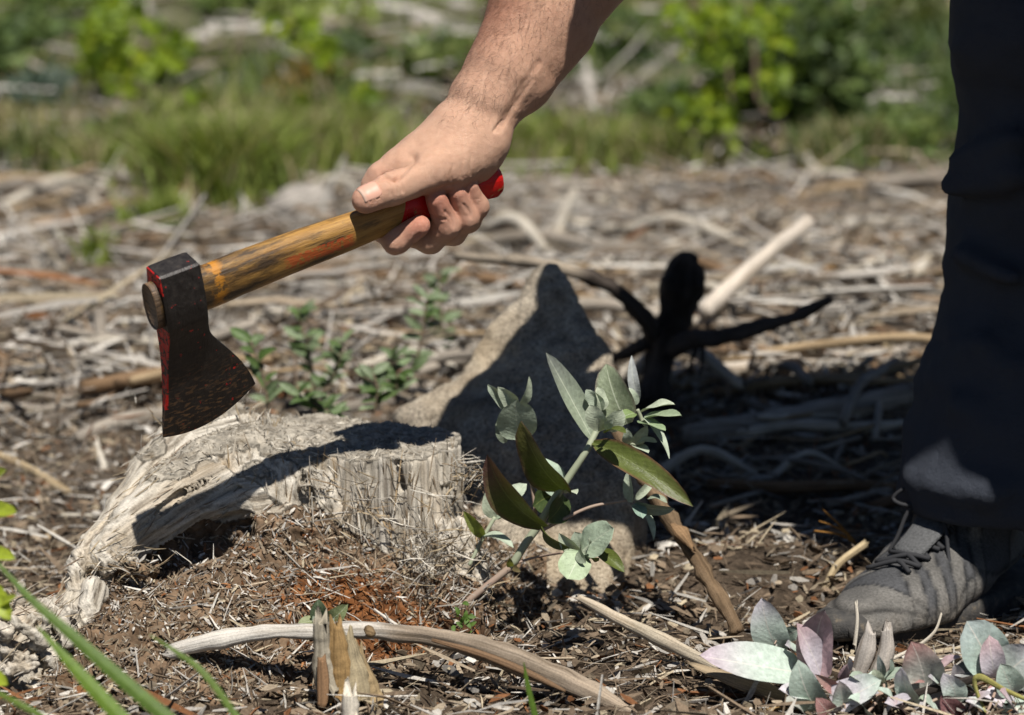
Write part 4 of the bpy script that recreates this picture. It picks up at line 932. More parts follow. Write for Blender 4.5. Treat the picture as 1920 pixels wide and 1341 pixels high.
stick('dead_branch', 'straight pale barkless stick leaning up beside the root knob', 'branch', onY([(1318, 585, 2.86), (1380, 530, 2.93), (1450, 468, 3.0), (1515, 418, 3.08)]), np.array([16, 16, 15, 15])*mpp(3.2), np.array([.55, .48, .40]), seed=5, n=30)
for label, pp, r, c in (
    ('brown barked pole lying level behind the boulder', [(880, 520), (980, 540), (1130, 545), (1330, 520)], [14, 15, 15, 13], np.array([.22, .14, .075])),
    ('long grey forked stick lying beyond the brown pole', [(1010, 528), (1120, 500), (1200, 478), (1290, 452), (1370, 392)], [8, 9, 11, 10, 6], PALEW*.9),
    ('pale bent stick at the right edge beside the trouser knee', [(1560, 440), (1610, 415), (1690, 420), (1790, 435)], [11, 11, 10, 10], PALEW*.95),
    ('thin brown stick below the pale bent stick at right', [(1560, 480), (1620, 452), (1700, 445), (1790, 448)], [8, 8, 9, 8], np.array([.28, .19, .11])),
    ('dark short log chunk near the trouser leg in the sun', [(1640, 540), (1690, 546), (1745, 535)], [13, 16, 14], np.array([.11, .075, .05])),
    ('white splintered chunk near the trouser leg', [(1690, 520), (1722, 505), (1752, 478)], [9, 13, 9], PALEW*1.15),
    ('thin yellowish twig lying right of the shaded root arm', [(1560, 575), (1595, 615), (1625, 655), (1690, 640)], [4, 5, 6, 5], np.array([.42, .33, .20])),
    ('white broken stick at the left edge beside the axe', [(-20, 668), (40, 648), (103, 630)], [12, 15, 15], np.array([.66, .62, .57])),
    ('short white stick at the left edge below the grass', [(-15, 446), (30, 444), (68, 441)], [8, 10, 9], np.array([.62, .58, .53])),
    ('grey log lying left of the stump below the axe', [(145, 822), (200, 800), (260, 785), (330, 778)], [13, 16, 17, 14], GREYW*.85),
    ('thin tan stick sloping down at the left of the stump', [(-10, 850), (60, 882), (130, 925)], [8, 9, 9], np.array([.40, .31, .19])),
    ('thin grey twig lying level at the left of the stump', [(15, 966), (100, 966), (192, 968)], [4.5, 5, 5], PALEW*.85),
    ('short white chip standing left of the stump below the log', [(178, 822), (186, 850), (196, 880)], [6, 8, 8], PALEW*1.15),
    ('grey root-like log leading up to the grass tussock', [(640, 545), (700, 520), (745, 480), (790, 455)], [12, 14, 14, 11], GREYW*.9),
    ('wide grey branch lying behind the axe handle', [(560, 590), (680, 560), (800, 530), (930, 520)], [9, 11, 12, 10], PALEW*.8),
    ('grey branch among the low seedlings behind the stump', [(610, 690), (680, 715), (760, 728), (850, 715)], [9, 12, 11, 8], GREYW),
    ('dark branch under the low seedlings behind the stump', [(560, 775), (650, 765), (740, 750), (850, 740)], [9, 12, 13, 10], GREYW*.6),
    ('grey stick arching against the grass right of the hand', [(935, 352), (985, 335), (1040, 285), (1078, 250)], [8, 9, 9, 8], GREYW*1.1),
    ('grey log in front of the leafy sapling', [(1365, 240), (1430, 270), (1500, 300), (1530, 312)], [9, 10, 10, 8], GREYW*1.2),
    ('grey log lying right of the leafy sapling', [(1555, 268), (1620, 276), (1690, 290)], [9, 10, 9], PALEW*.85),
    ('thin dark branch lying in the grass at far left', [(90, 352), (150, 345), (205, 362), (240, 385)], [6, 6, 6, 5], GREYW*.7),
    ('brown stick lying below the knee bulge beside the trousers', [(1500, 540), (1555, 505), (1600, 478)], [8, 9, 7], np.array([.30, .19, .09]))):
    P0 = gp(*pp[0]); lg(label, pp, r, c, seed=int(pp[0][0]) % 97, n=28)
# loose sticks that cannot be told apart
rs = np.random.default_rng(5)
protos = []
for k in range(10):
    L = 0.5; b_ = rs.normal(size=(3,))*.04
    V, F, fu = tube([np.array([-.25, 0, 0]), np.array([-.08, b_[0], abs(b_[1])*.4]), np.array([.09, b_[2], abs(b_[0])*.4]), np.array([.25, b_[1]*.5, 0])], np.array([.011, .013, .012, .008])*rs.uniform(.7, 1.3), 16, 7, .3, 40, 1, True, k, .01)
    c_ = [GREYW, PALEW, TANW, BROWNW*1.2, GREYW*.75][k % 5]
    protos.append(as_mesh('dead_stick', V, F, STICK, col=np.clip(np.tile(c_, (len(V), 1))*(1+.25*fbm(V[:, 0]*20, V[:, 1]*20, V[:, 2]*20, 2, k))[:, None], .01, .8), fuv=fu))
n_ = 0
while n_ < 182:
    px, py = rs.uniform(-40, 1960), 350+420*rs.random()**1.5
    if n_ >= 150: px, py = rs.uniform(1240, 1745), rs.uniform(690, 960)
    if 300 < px < 900 and py > 760: continue
    P = gp(px, py)
    o = bpy.data.objects.new('dead_stick', protos[rs.integers(10)]); COL.objects.link(o)
    s_ = rs.uniform(.25, 1.0)*(0.55+.16*P[1]/2.5)*(0.62 if n_ >= 150 else 1); o.scale = (s_, s_, s_); o.location = tuple(P+np.array([0, 0, .006+.012*rs.random()]))
    o.rotation_euler = (rs.uniform(-3, 3), rs.normal()*.10, rs.normal()*.75 if rs.random() < .75 else rs.uniform(-3, 3))
    zx = ('left of the hatchet head' if px < 260 else 'below the hatchet handle' if px < 560 else 'below the hand' if px < 900 else 'beyond the boulder' if px < 1180 else 'beyond the root knob' if px < 1400 else 'left of the trouser leg' if px < 1740 else 'behind the trouser leg')
    if n_ >= 150: zx = 'in the shade by the trouser leg'
    zy = 'near the grass' if py < 440 else 'midway back' if py < 560 else 'in front'
    ki = o.data.name; pi_ = protos.index(o.data)
    tag(o, '%s %s stick %s, %s' % ('short' if s_ < .45 else 'long' if s_ > .8 else 'middling', ('grey', 'pale', 'tan', 'brown', 'dark grey')[pi_ % 5], zx, zy), 'stick', 'loose sticks on the clearing'); n_ += 1
# ------------------------------------------------------------------ the brash itself: nobody could count it
pal = [[.35, .32, .28], [.48, .445, .39], [.28, .225, .16], [.19, .14, .095], [.11, .08, .055], [.35, .29, .20], [.20, .09, .04], [.56, .52, .46]]
def brash(name, n, ya, yb, Ls, Ws, p, lift, tilt=.25, pw=1.0, flatr=.5, out=False):
    y = ya+(yb-ya)*RNG.random(n)**pw; x = RNG.uniform(-1, 1, n)*(.10+.262*y)
    if out: x = np.sign(x)*(.10+.262*y+np.abs(x)/(.10+.262*y)*(.7+.30*y))   # the same litter goes on beside the frame
    kp = RNG.random(n) < (.55 if ya < 2 else .30)+.70*sstep(-.25, .3, fbm(x*5, y*5, 1.5, 3, n % 89)); x, y = x[kp], y[kp]; n = len(x)
    L = np.exp(RNG.uniform(np.log(Ls[0]), np.log(Ls[1]), n)); W = np.exp(RNG.uniform(np.log(Ws[0]), np.log(Ws[1]), n))
    D = RNG.normal(size=(n, 3))*np.array([1.0, .75, tilt]); z = G(x, y)+RNG.random(n)**1.5*lift+W*.2
    V, F, c = slivers(np.stack([x, y, z], -1), D, L, W, W*flatr, pick(pal, n, p))
    return tag(put(name, V, F, LITTER, origin=np.zeros(3), col=c, smooth=False), kind='stuff')
brash('wood_litter', 14000, 1.62, 2.8, (.006, .032), (.0011, .005), [.13, .09, .17, .28, .19, .07, .04, .03], .012, .35)
brash('wood_litter', 15000, 1.62, 2.8, (.006, .022), (.004, .011), [.12, .08, .17, .30, .20, .06, .05, .02], .010, .45, 1.0, .22)
brash('wood_litter', 1500, 1.62, 2.9, (.03, .11), (.002, .007), [.22, .18, .2, .15, .08, .1, .03, .04], .022, .22)
mp = [.30, .13, .14, .19, .12, .08, .01, .03]
brash('dry_brash', 20000, 2.7, 6.0, (.010, .045), (.004, .014), mp, .022, .45, 1.3, .35)
brash('dry_brash', 7500, 2.7, 6.0, (.035, .13), (.003, .010), mp, .035, .28, 1.3, .7)
brash('dry_brash', 1000, 2.9, 6.0, (.12, .32), (.005, .014), mp, .05, .14, 1.2, .8)
brash('wood_litter', 14000, 1.62, 2.7, (.010, .032), (.0005, .0015), [.08, .05, .15, .36, .24, .06, .06, 0], .014, .45)
brash('wood_litter', 14000, 1.1, 2.9, (.008, .05), (.0015, .008), [.16, .12, .17, .25, .16, .08, .03, .03], .014, .35, out=True)
brash('wood_litter', 6000, 1.0, 1.65, (.008, .05), (.0015, .008), [.16, .12, .17, .25, .16, .08, .03, .03], .014, .35)
brash('dry_brash', 16000, 2.7, 6.0, (.015, .13), (.004, .013), mp, .03, .3, 1.2, .5, True)
brash('hillside_brash', 1800, 5.4, 13, (.06, .4), (.006, .03), mp, .07, .2, 1.3, .7, True)
brash('hillside_brash', 1800, 5.4, 13, (.06, .4), (.006, .03), [.3, .22, .1, .16, .1, .08, .0, .04], .07, .2, 1.3, .7)
# chips and fibres that belong to the stump
def on_stump(mask, n, wgt=None):
    i = np.nonzero(mask)[0]; return RNG.choice(i, n, p=None if wgt is None else wgt[i]/wgt[i].sum())
def stump_stuff(name, C, D, L, W, T, c, bend=.2): 
    V, F, cc = slivers(C, D, L, W, T, c, bend); tag(put(name, V, F, LITTER, stump, col=cc, smooth=False), kind='stuff')
m = SMND & (SN[:, 2] > .15); i = on_stump(m, 15000); n = len(i)
rustz = np.exp(-(((SV[i, 0]-P1[0])/.075)**2+((SV[i, 1]-P1[1])/.05)**2))
c = pick(pal, n, [.11, .08, .17, .32, .20, .06, .04, .02]); c = np.where((RNG.random(n) < rustz*.8)[:, None], pick([[.20, .08, .03], [.13, .055, .022], [.26, .12, .05]], n), c)
T_ = RNG.normal(size=(n, 3)); T_ -= SN[i]*(T_*SN[i]).sum(1, keepdims=True)*.75
L = np.exp(RNG.uniform(np.log(.0025), np.log(.013), n)); W = np.exp(RNG.uniform(np.log(.0008), np.log(.0038), n))
stump_stuff('wood_chips', SV[i]+SN[i]*(RNG.random(n)*.004)[:, None], T_, L, W, W*.45, c)
i = on_stump(m, 260); n = len(i); T_ = RNG.normal(size=(n, 3)); T_ -= SN[i]*(T_*SN[i]).sum(1, keepdims=True)*.8
stump_stuff('wood_chips', SV[i]+SN[i]*(RNG.random(n)*.007)[:, None], T_, RNG.uniform(.018, .05, n), RNG.uniform(.001, .0028, n), RNG.uniform(.0008, .002, n), pick(pal, n, [.25, .2, .25, .1, .05, .1, 0, .05]))
i = on_stump(STR & (SN[:, 1] < .3), 380); n = len(i); D = np.tile([0, 0, 1.], (n, 1))+RNG.normal(size=(n, 3))*.16+SN[i]*RNG.uniform(-.1, .25, (n, 1))
stump_stuff('wood_fibres', SV[i]+SN[i]*.0008, D, RNG.uniform(.008, .04, n), RNG.uniform(.0006, .0024, n), RNG.uniform(.0006, .0018, n), pick([[.36, .315, .25], [.48, .43, .36], [.33, .24, .14], [.2, .15, .1]], n), .12)
rim = STOP & (np.abs(SV[:, 2]-ZT) < .02); i = on_stump(rim, 1100); n = len(i)
D = RNG.normal(size=(n, 3))*np.array([1, 1, .25])+SN[i]*(RNG.random((n, 1))**3*1.6)
stump_stuff('wood_fibres', SV[i]+SN[i]*.0006, D, RNG.uniform(.003, .013, n), RNG.uniform(.0005, .0016, n), RNG.uniform(.0004, .0012, n), pick([[.36, .32, .26], [.46, .42, .35], [.24, .2, .15]], n), .3)
i = on_stump((SRID | SLOW), 500); n = len(i); tg = np.array([.75, .35, .55]); D = np.tile(tg, (n, 1))+RNG.normal(size=(n, 3))*.22
stump_stuff('wood_fibres', SV[i]+SN[i]*.0004, D, RNG.uniform(.006, .03, n), RNG.uniform(.0006, .002, n), RNG.uniform(.0005, .0014, n), pick([[.38, .335, .27], [.5, .45, .38], [.3, .24, .16], [.18, .13, .09]], n), .12)
# frayed tufts
for px, py, Y, n, R_, sp, Lr, gd in ((520, 872, 2.000, 420, .012, .9, (.005, .016), (.1, -.5, -.3)), (590, 905, 1.985, 150, .010, .9, (.006, .02), (.4, -.5, -.2)), (800, 1010, 1.955, 90, .024, .8, (.010, .034), (.5, -.5, .1)), (850, 1050, 1.950, 100, .022, .8, (.010, .04), (.7, -.4, .5)), (840, 1120, 1.930, 90, .022, .8, (.010, .04), (.6, -.4, .4)), (880, 890, 1.990, 60, .012, .9, (.01, .028), (1, -.2, .2)),
                                 (690, 940, 1.972, 60, .022, .8, (.015, .05), (.6, -.4, -.3)), (390, 800, 2.055, 140, .03, .7, (.005, .016), (0, -.1, 1)), (490, 800, 2.07, 120, .01, .5, (.006, .02), (0, -.1, 1)), (230, 1060, 1.90, 90, .016, .7, (.008, .03), (.8, -.3, .1)), (70, 1230, 1.83, 160, .03, .8, (.01, .035), (.3, -.5, .2))):
    C = at(px, py, Y)+RNG.normal(size=(n, 3))*np.array([R_, R_*.5, R_*.7]); D = np.array(gd)+RNG.normal(size=(n, 3))*sp*.6
    stump_stuff('frayed_fibres', C, D, RNG.uniform(*Lr, n), RNG.uniform(.0006, .0022, n), RNG.uniform(.0004, .001, n), pick([[.40, .36, .30], [.50, .46, .39], [.30, .235, .15], [.22, .16, .1]], n), .5)
# ================================================================== living plants
def _leafm(name, rib, thin, trc, spot=0.0, rough=.55):
    s = Sh(name, rough, .3); c = s.attr('Col').outputs['Color']; p = s.attr('fuv').outputs['Vector']; x = s.n('ShaderNodeSeparateXYZ', Vector=p)
    o = s.obj(); a = s.noise(o, 220, 4, .6); b = s.noise(o, 900, 3)
    col = s.mix(1.0, c, s.ramp(a, [(.3, .8), (.7, 1.18)]), 'MULTIPLY')
    av = s.math('ABSOLUTE', x.outputs[0])
    rb = s.math('LESS_THAN', av, .035)
    vw = s.math('SINE', s.math('MULTIPLY', s.math('SUBTRACT', x.outputs[1], s.math('MULTIPLY', av, .35)), 55.0)); vn = s.ramp(vw, [(.93, 0), (1.0, 1)])
    col = s.mix(s.math('MULTIPLY', vn, .17), col, rib); col = s.mix(s.math('MULTIPLY', rb, .6), col, rib)
    if spot: col = s.mix(s.math('MULTIPLY', s.ramp(s.noise(o, 420, 4, .7), [(.60, 0), (.66, 1)]), spot), col, (.07, .06, .022))
    s.done(col, s.bump(s.math('ADD', s.math('MULTIPLY', vw, .05), s.math('ADD', a, s.math('MULTIPLY', b, .3))), .0006))
    return s.thin(thin, s.mix(1.0, col, trc, 'MULTIPLY'))
L_GLAUC = _leafm('glaucous_leaf', (.50, .53, .40), .10, (.9, 1.0, .6), .30)
L_OLIVE = _leafm('olive_leaf', (.16, .19, .06), .16, (1.0, 1.1, .4), .5, .42)
L_LILAC = _leafm('lilac_leaf', (.62, .57, .50), .08, (1.0, .9, .8), .22)
L_GREEN = _leafm('green_leaf', (.25, .32, .08), .30, (1.2, 1.3, .35), 0, .45)
def leaf_geo(base, tip, width, nrm, fold=.18, curl=.10, prof='ovate', wave=None, nu=11, nv=8, twist=0.0, seed=0):
    rz = np.random.default_rng(int(abs(seed)*7)+int(width*1e6)); wave = rz.uniform(.02, .07) if wave is None else wave; curl = curl+rz.normal()*.05; fold = fold+rz.uniform(0, .14); bendS = rz.normal()*.06
    base = np.asarray(base, float); tip = np.asarray(tip, float); ax = tip-base; L = np.linalg.norm(ax); ax = ax/L
    nrm = unit(np.asarray(nrm, float)); nrm = unit(nrm-ax*(nrm@ax)); sd = np.cross(ax, nrm)
    t = np.linspace(0, 1, nu)
    if prof == 'ovate': w_ = np.power(t+.02, .42)*np.power(1-t, .62); w_ /= w_.max()
    elif prof == 'round': w_ = np.sqrt(np.clip(1-(2*t-1)**2, 0, 1))**.9
    elif prof == 'lance': w_ = np.power(t+.01, .55)*np.power(1-t, .75); w_ /= w_.max()
    else: w_ = np.power(t, .7)*np.power(1-t, .55); w_ /= w_.max()
    w_ = np.maximum(w_*width*.5, .0002)
    s = np.linspace(-1, 1, nv+1)
    T, S = np.meshgrid(t, s, indexing='ij'); Wd = w_[:, None]*np.ones(nv+1)[None]
    ph = T*twist; cs, sn = np.cos(ph), np.sin(ph)
    off_s = S*Wd; off_n = fold*np.abs(S)**1.5*Wd+curl*L*(4*T*(1-T)-0*T)*.6-curl*L*T*T*.6+wave*width*np.sin(T*9+seed+S*1.5)*np.abs(S)**1.5
    V = base+ax*(T*L)[..., None]+sd*(off_s*cs+bendS*L*4*T*(1-T))[..., None]+nrm*(off_n+off_s*sn)[..., None]
    fu = np.stack([S, T, 0*T], -1).reshape(-1, 3); m = nv+1
    i = np.arange(nu-1)[:, None]*m; j = np.arange(nv)[None]; F = np.stack([i+j, i+j+1, i+m+j+1, i+m+j], -1).reshape(-1, 4)
    return V.reshape(-1, 3), F, fu
CAMN = np.array([0.05, -.85, .5])
def leaf(root, b, t, w_, c, mat, nrm=CAMN, tipc=None, edge=None, name='leaf', **kw):
    V, F, fu = leaf_geo(b, t, w_, nrm, **kw); col = np.tile(np.array(c, float), (len(V), 1))
    if tipc is not None: k = sstep(.35, 1.0, fu[:, 1])[:, None]; col = col*(1-k)+np.array(tipc)*k
    if edge is not None: k = (sstep(.8, 1.0, np.abs(fu[:, 0]))*.7)[:, None]; col = col*(1-k)+np.array(edge)*k
    o = put(name, V, F, mat, root, col=col, fuv=fu); return o
def stemm(name, c, c2=None):
    s = Sh(name, .6, .3); o = s.obj(); return s.done(s.mix(s.noise(o, 60, 3), c, c2 or tuple(np.array(c)*1.3)))
ST_G = stemm('green_stem', (.26, .28, .19)); ST_P = stemm('pink_stem', (.33, .20, .16), (.30, .26, .19)); ST_B = stemm('brown_twig', (.12, .085, .055), (.2, .15, .1))
SY = 1.93
sp = thing('eucalyptus_sprout', 'grey-green eucalyptus sprout growing beside the stump in front of the boulder', 'sprout', gp(870, 1160))
def stem(root, pp, r, m, Y=SY, name='stem', seg=8):
    V, F, _ = tube([at(a, b, (pp[i][2] if len(pp[i]) > 2 else Y)) for i, (a, b) in enumerate([(q[0], q[1]) for q in pp])], np.array(r)*mpp(Y), 24, seg, .05, 90); return put(name, V, F, m, root)
stem(sp, [(862, 1140), (905, 1105), (960, 1062)], [7, 7, 7.5], ST_P); stem(sp, [(958, 1064), (985, 1020), (1010, 985), (1040, 935), (1070, 890), (1100, 845), (1125, 800, 1.94), (1170, 770, 1.95)], [8, 8, 8, 7.5, 7, 6.5, 6, 4], ST_G)
stem(sp, [(975, 1040, 1.94), (1000, 995, 1.95), (1003, 950, 1.955), (990, 870, 1.96), (977, 818, 1.96)], [5, 4.5, 4, 4, 4], ST_P)
stem(sp, [(1015, 995), (1060, 972), (1110, 950), (1175, 938)], [4, 3.6, 3.2, 2.5], ST_P); stem(sp, [(970, 1055), (1005, 1045), (1055, 1036, 1.90)], [3, 2.6, 2.6], ST_P)
stem(sp, [(880, 1060, 1.94), (905, 1010, 1.945), (928, 970, 1.95)], [4, 4, 4], ST_G); stem(sp, [(1160, 835, 1.95), (1185, 832, 1.95), (1200, 838, 1.95)], [4, 4, 3], ST_G); stem(sp, [(1195, 768, 1.95), (1205, 790, 1.95), (1212, 800, 1.94)], [4, 4, 3], ST_G)
GL = (.42, .46, .34); GL2 = (.36, .41, .31); GD = (.23, .265, .19); OL = (.085, .105, .022); OD = (.055, .07, .02)
px_ = mpp(SY)
up = (.1, -.35, .9); fr = (0, -1, .15); lf = (-.6, -.7, .3); rg = (.7, -.6, .3); dn = (.1, -.8, -.35)
for (b, t, w_, c, m, n, kw) in (
    ((1062, 922, 1.93), (968, 806, 1.90), 82, OL, L_OLIVE, (-.5, -.7, -.35), dict(tipc=(.07, .065, .02), edge=(.12, .05, .05), curl=.10, fold=.15)),
    ((1022, 988, 1.92), (912, 856, 1.90), 74, OL, L_OLIVE, (-.45, -.8, -.2), dict(tipc=(.14, .07, .06), edge=(.13, .06, .055), curl=.06, fold=.35)),
    ((1112, 830, 1.93), (1298, 946, 1.88), 52, OL, L_OLIVE, (.3, -.75, .1), dict(tipc=(.10, .11, .03), edge=(.14, .04, .04), curl=.05, fold=.3, prof='lance')),
    ((1110, 822, 1.94), (1022, 662, 1.95), 46, GD, L_GLAUC, (.5, -.8, .1), dict(curl=-.06, fold=.5, tipc=(.15, .16, .14))),
    ((1176, 795, 1.95), (1133, 684, 1.96), 76, (.18, .21, .13), L_GLAUC, (-.35, -.9, .1), dict(curl=.05, fold=.2, edge=(.16, .12, .1))),
    ((1197, 752, 1.96), (1185, 668, 1.96), 22, (.33, .34, .33), L_GLAUC, fr, dict(fold=.5, prof='lance')),
    ((1205, 772, 1.94), (1264, 756, 1.92), 36, GL, L_GLAUC, up, dict(fold=.3)), ((1206, 786, 1.93), (1277, 777, 1.90), 34, (.26, .32, .2), L_GLAUC, (.2, -.5, .9), dict(fold=.3)), ((1202, 790, 1.93), (1248, 803, 1.90), 32, (.22, .29, .16), L_GLAUC, up, dict(fold=.2)),
    ((1206, 784, 1.92), (1258, 857, 1.90), 18, GL2, L_GLAUC, (.6, -.7, .3), dict(fold=.3, prof='lance')), ((1190, 760, 1.95), (1180, 728, 1.95), 26, GL2, L_GLAUC, fr, dict()), ((1190, 775, 1.94), (1160, 785, 1.93), 28, (.16, .22, .08), L_GLAUC, up, dict()),
    ((1190, 832, 1.94), (1214, 800, 1.93), 24, GL, L_GLAUC, fr, dict(fold=.3)), ((1192, 834, 1.93), (1230, 825, 1.92), 26, GL, L_GLAUC, up, dict()), ((1190, 836, 1.93), (1216, 848, 1.91), 24, GL2, L_GLAUC, up, dict()), ((1180, 832, 1.94), (1176, 806, 1.93), 22, GL2, L_GLAUC, fr, dict()),
    ((1134, 806, 1.92), (1106, 762, 1.91), 40, GL, L_GLAUC, (-.4, -.9, .3), dict(prof='round')), ((1136, 806, 1.92), (1166, 772, 1.91), 38, GL, L_GLAUC, (.4, -.9, .3), dict(prof='round')), ((1128, 770, 1.94), (1098, 732, 1.94), 32, GL2, L_GLAUC, (-.5, -.8, .2), dict()), ((1128, 770, 1.94), (1122, 726, 1.94), 36, GL, L_GLAUC, rg, dict()), ((1135, 812, 1.91), (1172, 806, 1.89), 26, OL, L_OLIVE, up, dict()),
    ((1133, 806, 1.915), (1122, 786, 1.90), 18, GL, L_GLAUC, fr, dict()), ((1136, 806, 1.91), (1148, 788, 1.90), 18, GL2, L_GLAUC, fr, dict()),
    ((976, 824, 1.95), (968, 752, 1.93), 78, (.34, .39, .29), L_GLAUC, fr, dict(prof='round', fold=.12, curl=.04)), ((962, 768, 1.96), (914, 724, 1.95), 32, GL2, L_GLAUC, lf, dict(fold=.4)), ((962, 766, 1.955), (934, 728, 1.94), 32, GL, L_GLAUC, (-.2, -.9, .3), dict(fold=.35)), ((968, 765, 1.96), (996, 710, 1.95), 28, GL, L_GLAUC, rg, dict(fold=.5, prof='lance')), ((948, 830, 1.96), (932, 790, 1.96), 24, GD, L_GLAUC, lf, dict()),
    ((1052, 925, 1.96), (998, 858, 1.955), 66, (.35, .43, .33), L_GLAUC, (.2, -.6, .7), dict(fold=.1)), ((1050, 930, 1.965), (1002, 950, 1.94), 70, (.05, .075, .025), L_OLIVE, (-.3, -.9, .0), dict(prof='round')), ((1058, 930, 1.94), (1030, 978, 1.92), 60, (.06, .085, .03), L_OLIVE, dn, dict()), ((1062, 925, 1.93), (1080, 922, 1.91), 22, GL, L_GLAUC, up, dict()),
    ((926, 972, 1.95), (940, 895, 1.945), 52, GL, L_GLAUC, fr, dict(fold=.1)), ((930, 968, 1.955), (985, 905, 1.96), 46, GL2, L_GLAUC, lf, dict()), ((930, 972, 1.945), (985, 962, 1.93), 34, GD, L_GLAUC, up, dict()), ((905, 1006, 1.945), (870, 960, 1.93), 24, (.22, .25, .07), L_GREEN, (-.4, -.7, .6), dict(fold=.3)), ((906, 1006, 1.94), (962, 1020, 1.92), 26, GL2, L_GLAUC, up, dict(fold=.3)),
    ((1184, 942, 1.93), (1177, 884, 1.93), 24, GL2, L_GLAUC, lf, dict(fold=.4)), ((1190, 945, 1.93), (1230, 1010, 1.91), 22, GL2, L_GLAUC, rg, dict(fold=.3, prof='lance')), ((1190, 938, 1.93), (1236, 890, 1.93), 16, GL, L_GLAUC, fr, dict(prof='lance', fold=.5)), ((1192, 945, 1.92), (1262, 958, 1.90), 30, GD, L_GLAUC, dn, dict()), ((1188, 946, 1.92), (1205, 968, 1.90), 28, (.2, .28, .22), L_GLAUC, up, dict(prof='round')), ((1215, 935, 1.93), (1250, 938, 1.92), 20, GD, L_GLAUC, up, dict()),
    ((1088, 1036, 1.89), (1150, 990, 1.87), 62, (.36, .43, .31), L_GLAUC, (.15, -.75, .6), dict(prof='round', fold=.12)), ((1088, 1034, 1.885), (1064, 1086, 1.865), 62, (.33, .40, .25), L_GLAUC, (-.1, -.9, .35), dict(prof='round', fold=.1)), ((1084, 1034, 1.89), (1048, 1002, 1.885), 30, GL, L_GLAUC, lf, dict(fold=.35)), ((1090, 1030, 1.895), (1078, 998, 1.89), 34, GL2, L_GLAUC, fr, dict()), ((1092, 1032, 1.88), (1108, 1012, 1.865), 20, GL, L_GLAUC, rg, dict()), ((1084, 1034, 1.88), (1098, 1055, 1.87), 24, GD, L_GLAUC, dn, dict()),
    ((1122, 1034, 1.89), (1170, 1070, 1.87), 30, OL, L_OLIVE, (.3, -.8, .3), dict(fold=.3)), ((1018, 990, 1.91), (1062, 1030, 1.88), 30, OL, L_OLIVE, dn, dict(fold=.4)), ((1104, 1042, 1.885), (1122, 1050, 1.87), 22, OD, L_OLIVE, dn, dict()),
    ((958, 1062, 1.925), (955, 1048, 1.915), 14, (.2, .2, .08), L_GREEN, fr, dict()), ((962, 1064, 1.92), (975, 1072, 1.91), 12, (.16, .12, .06), L_GREEN, fr, dict())):
    leaf(sp, at(*b), at(*t), w_*px_, c, m, n, seed=w_, **kw)
# little seedling on the rot
sd_ = thing('eucalyptus_seedling', 'tiny four-leaved seedling growing from the brown rot behind the curved branch', 'seedling', at(605, 1168, 1.815))
stem(sd_, [(607, 1182, 1.815), (606, 1166, 1.81)], [4, 3], ST_G, 1.81)
for b, t, w_, c, n in (((606, 1166), (596, 1126), 36, (.10, .14, .075), fr), ((607, 1166), (650, 1134), 34, (.17, .20, .09), (.3, -.8, .4)), ((604, 1168), (560, 1166), 26, (.20, .22, .11), up), ((604, 1170), (588, 1158), 22, GL2, fr), ((608, 1170), (624, 1160), 22, GL2, fr), ((606, 1172), (608, 1156), 18, GL, fr)):
    leaf(sd_, at(*b, 1.81), at(*t, 1.80), w_*mpp(1.81), c, L_GLAUC, n, prof='round' if w_ < 30 else 'ovate')
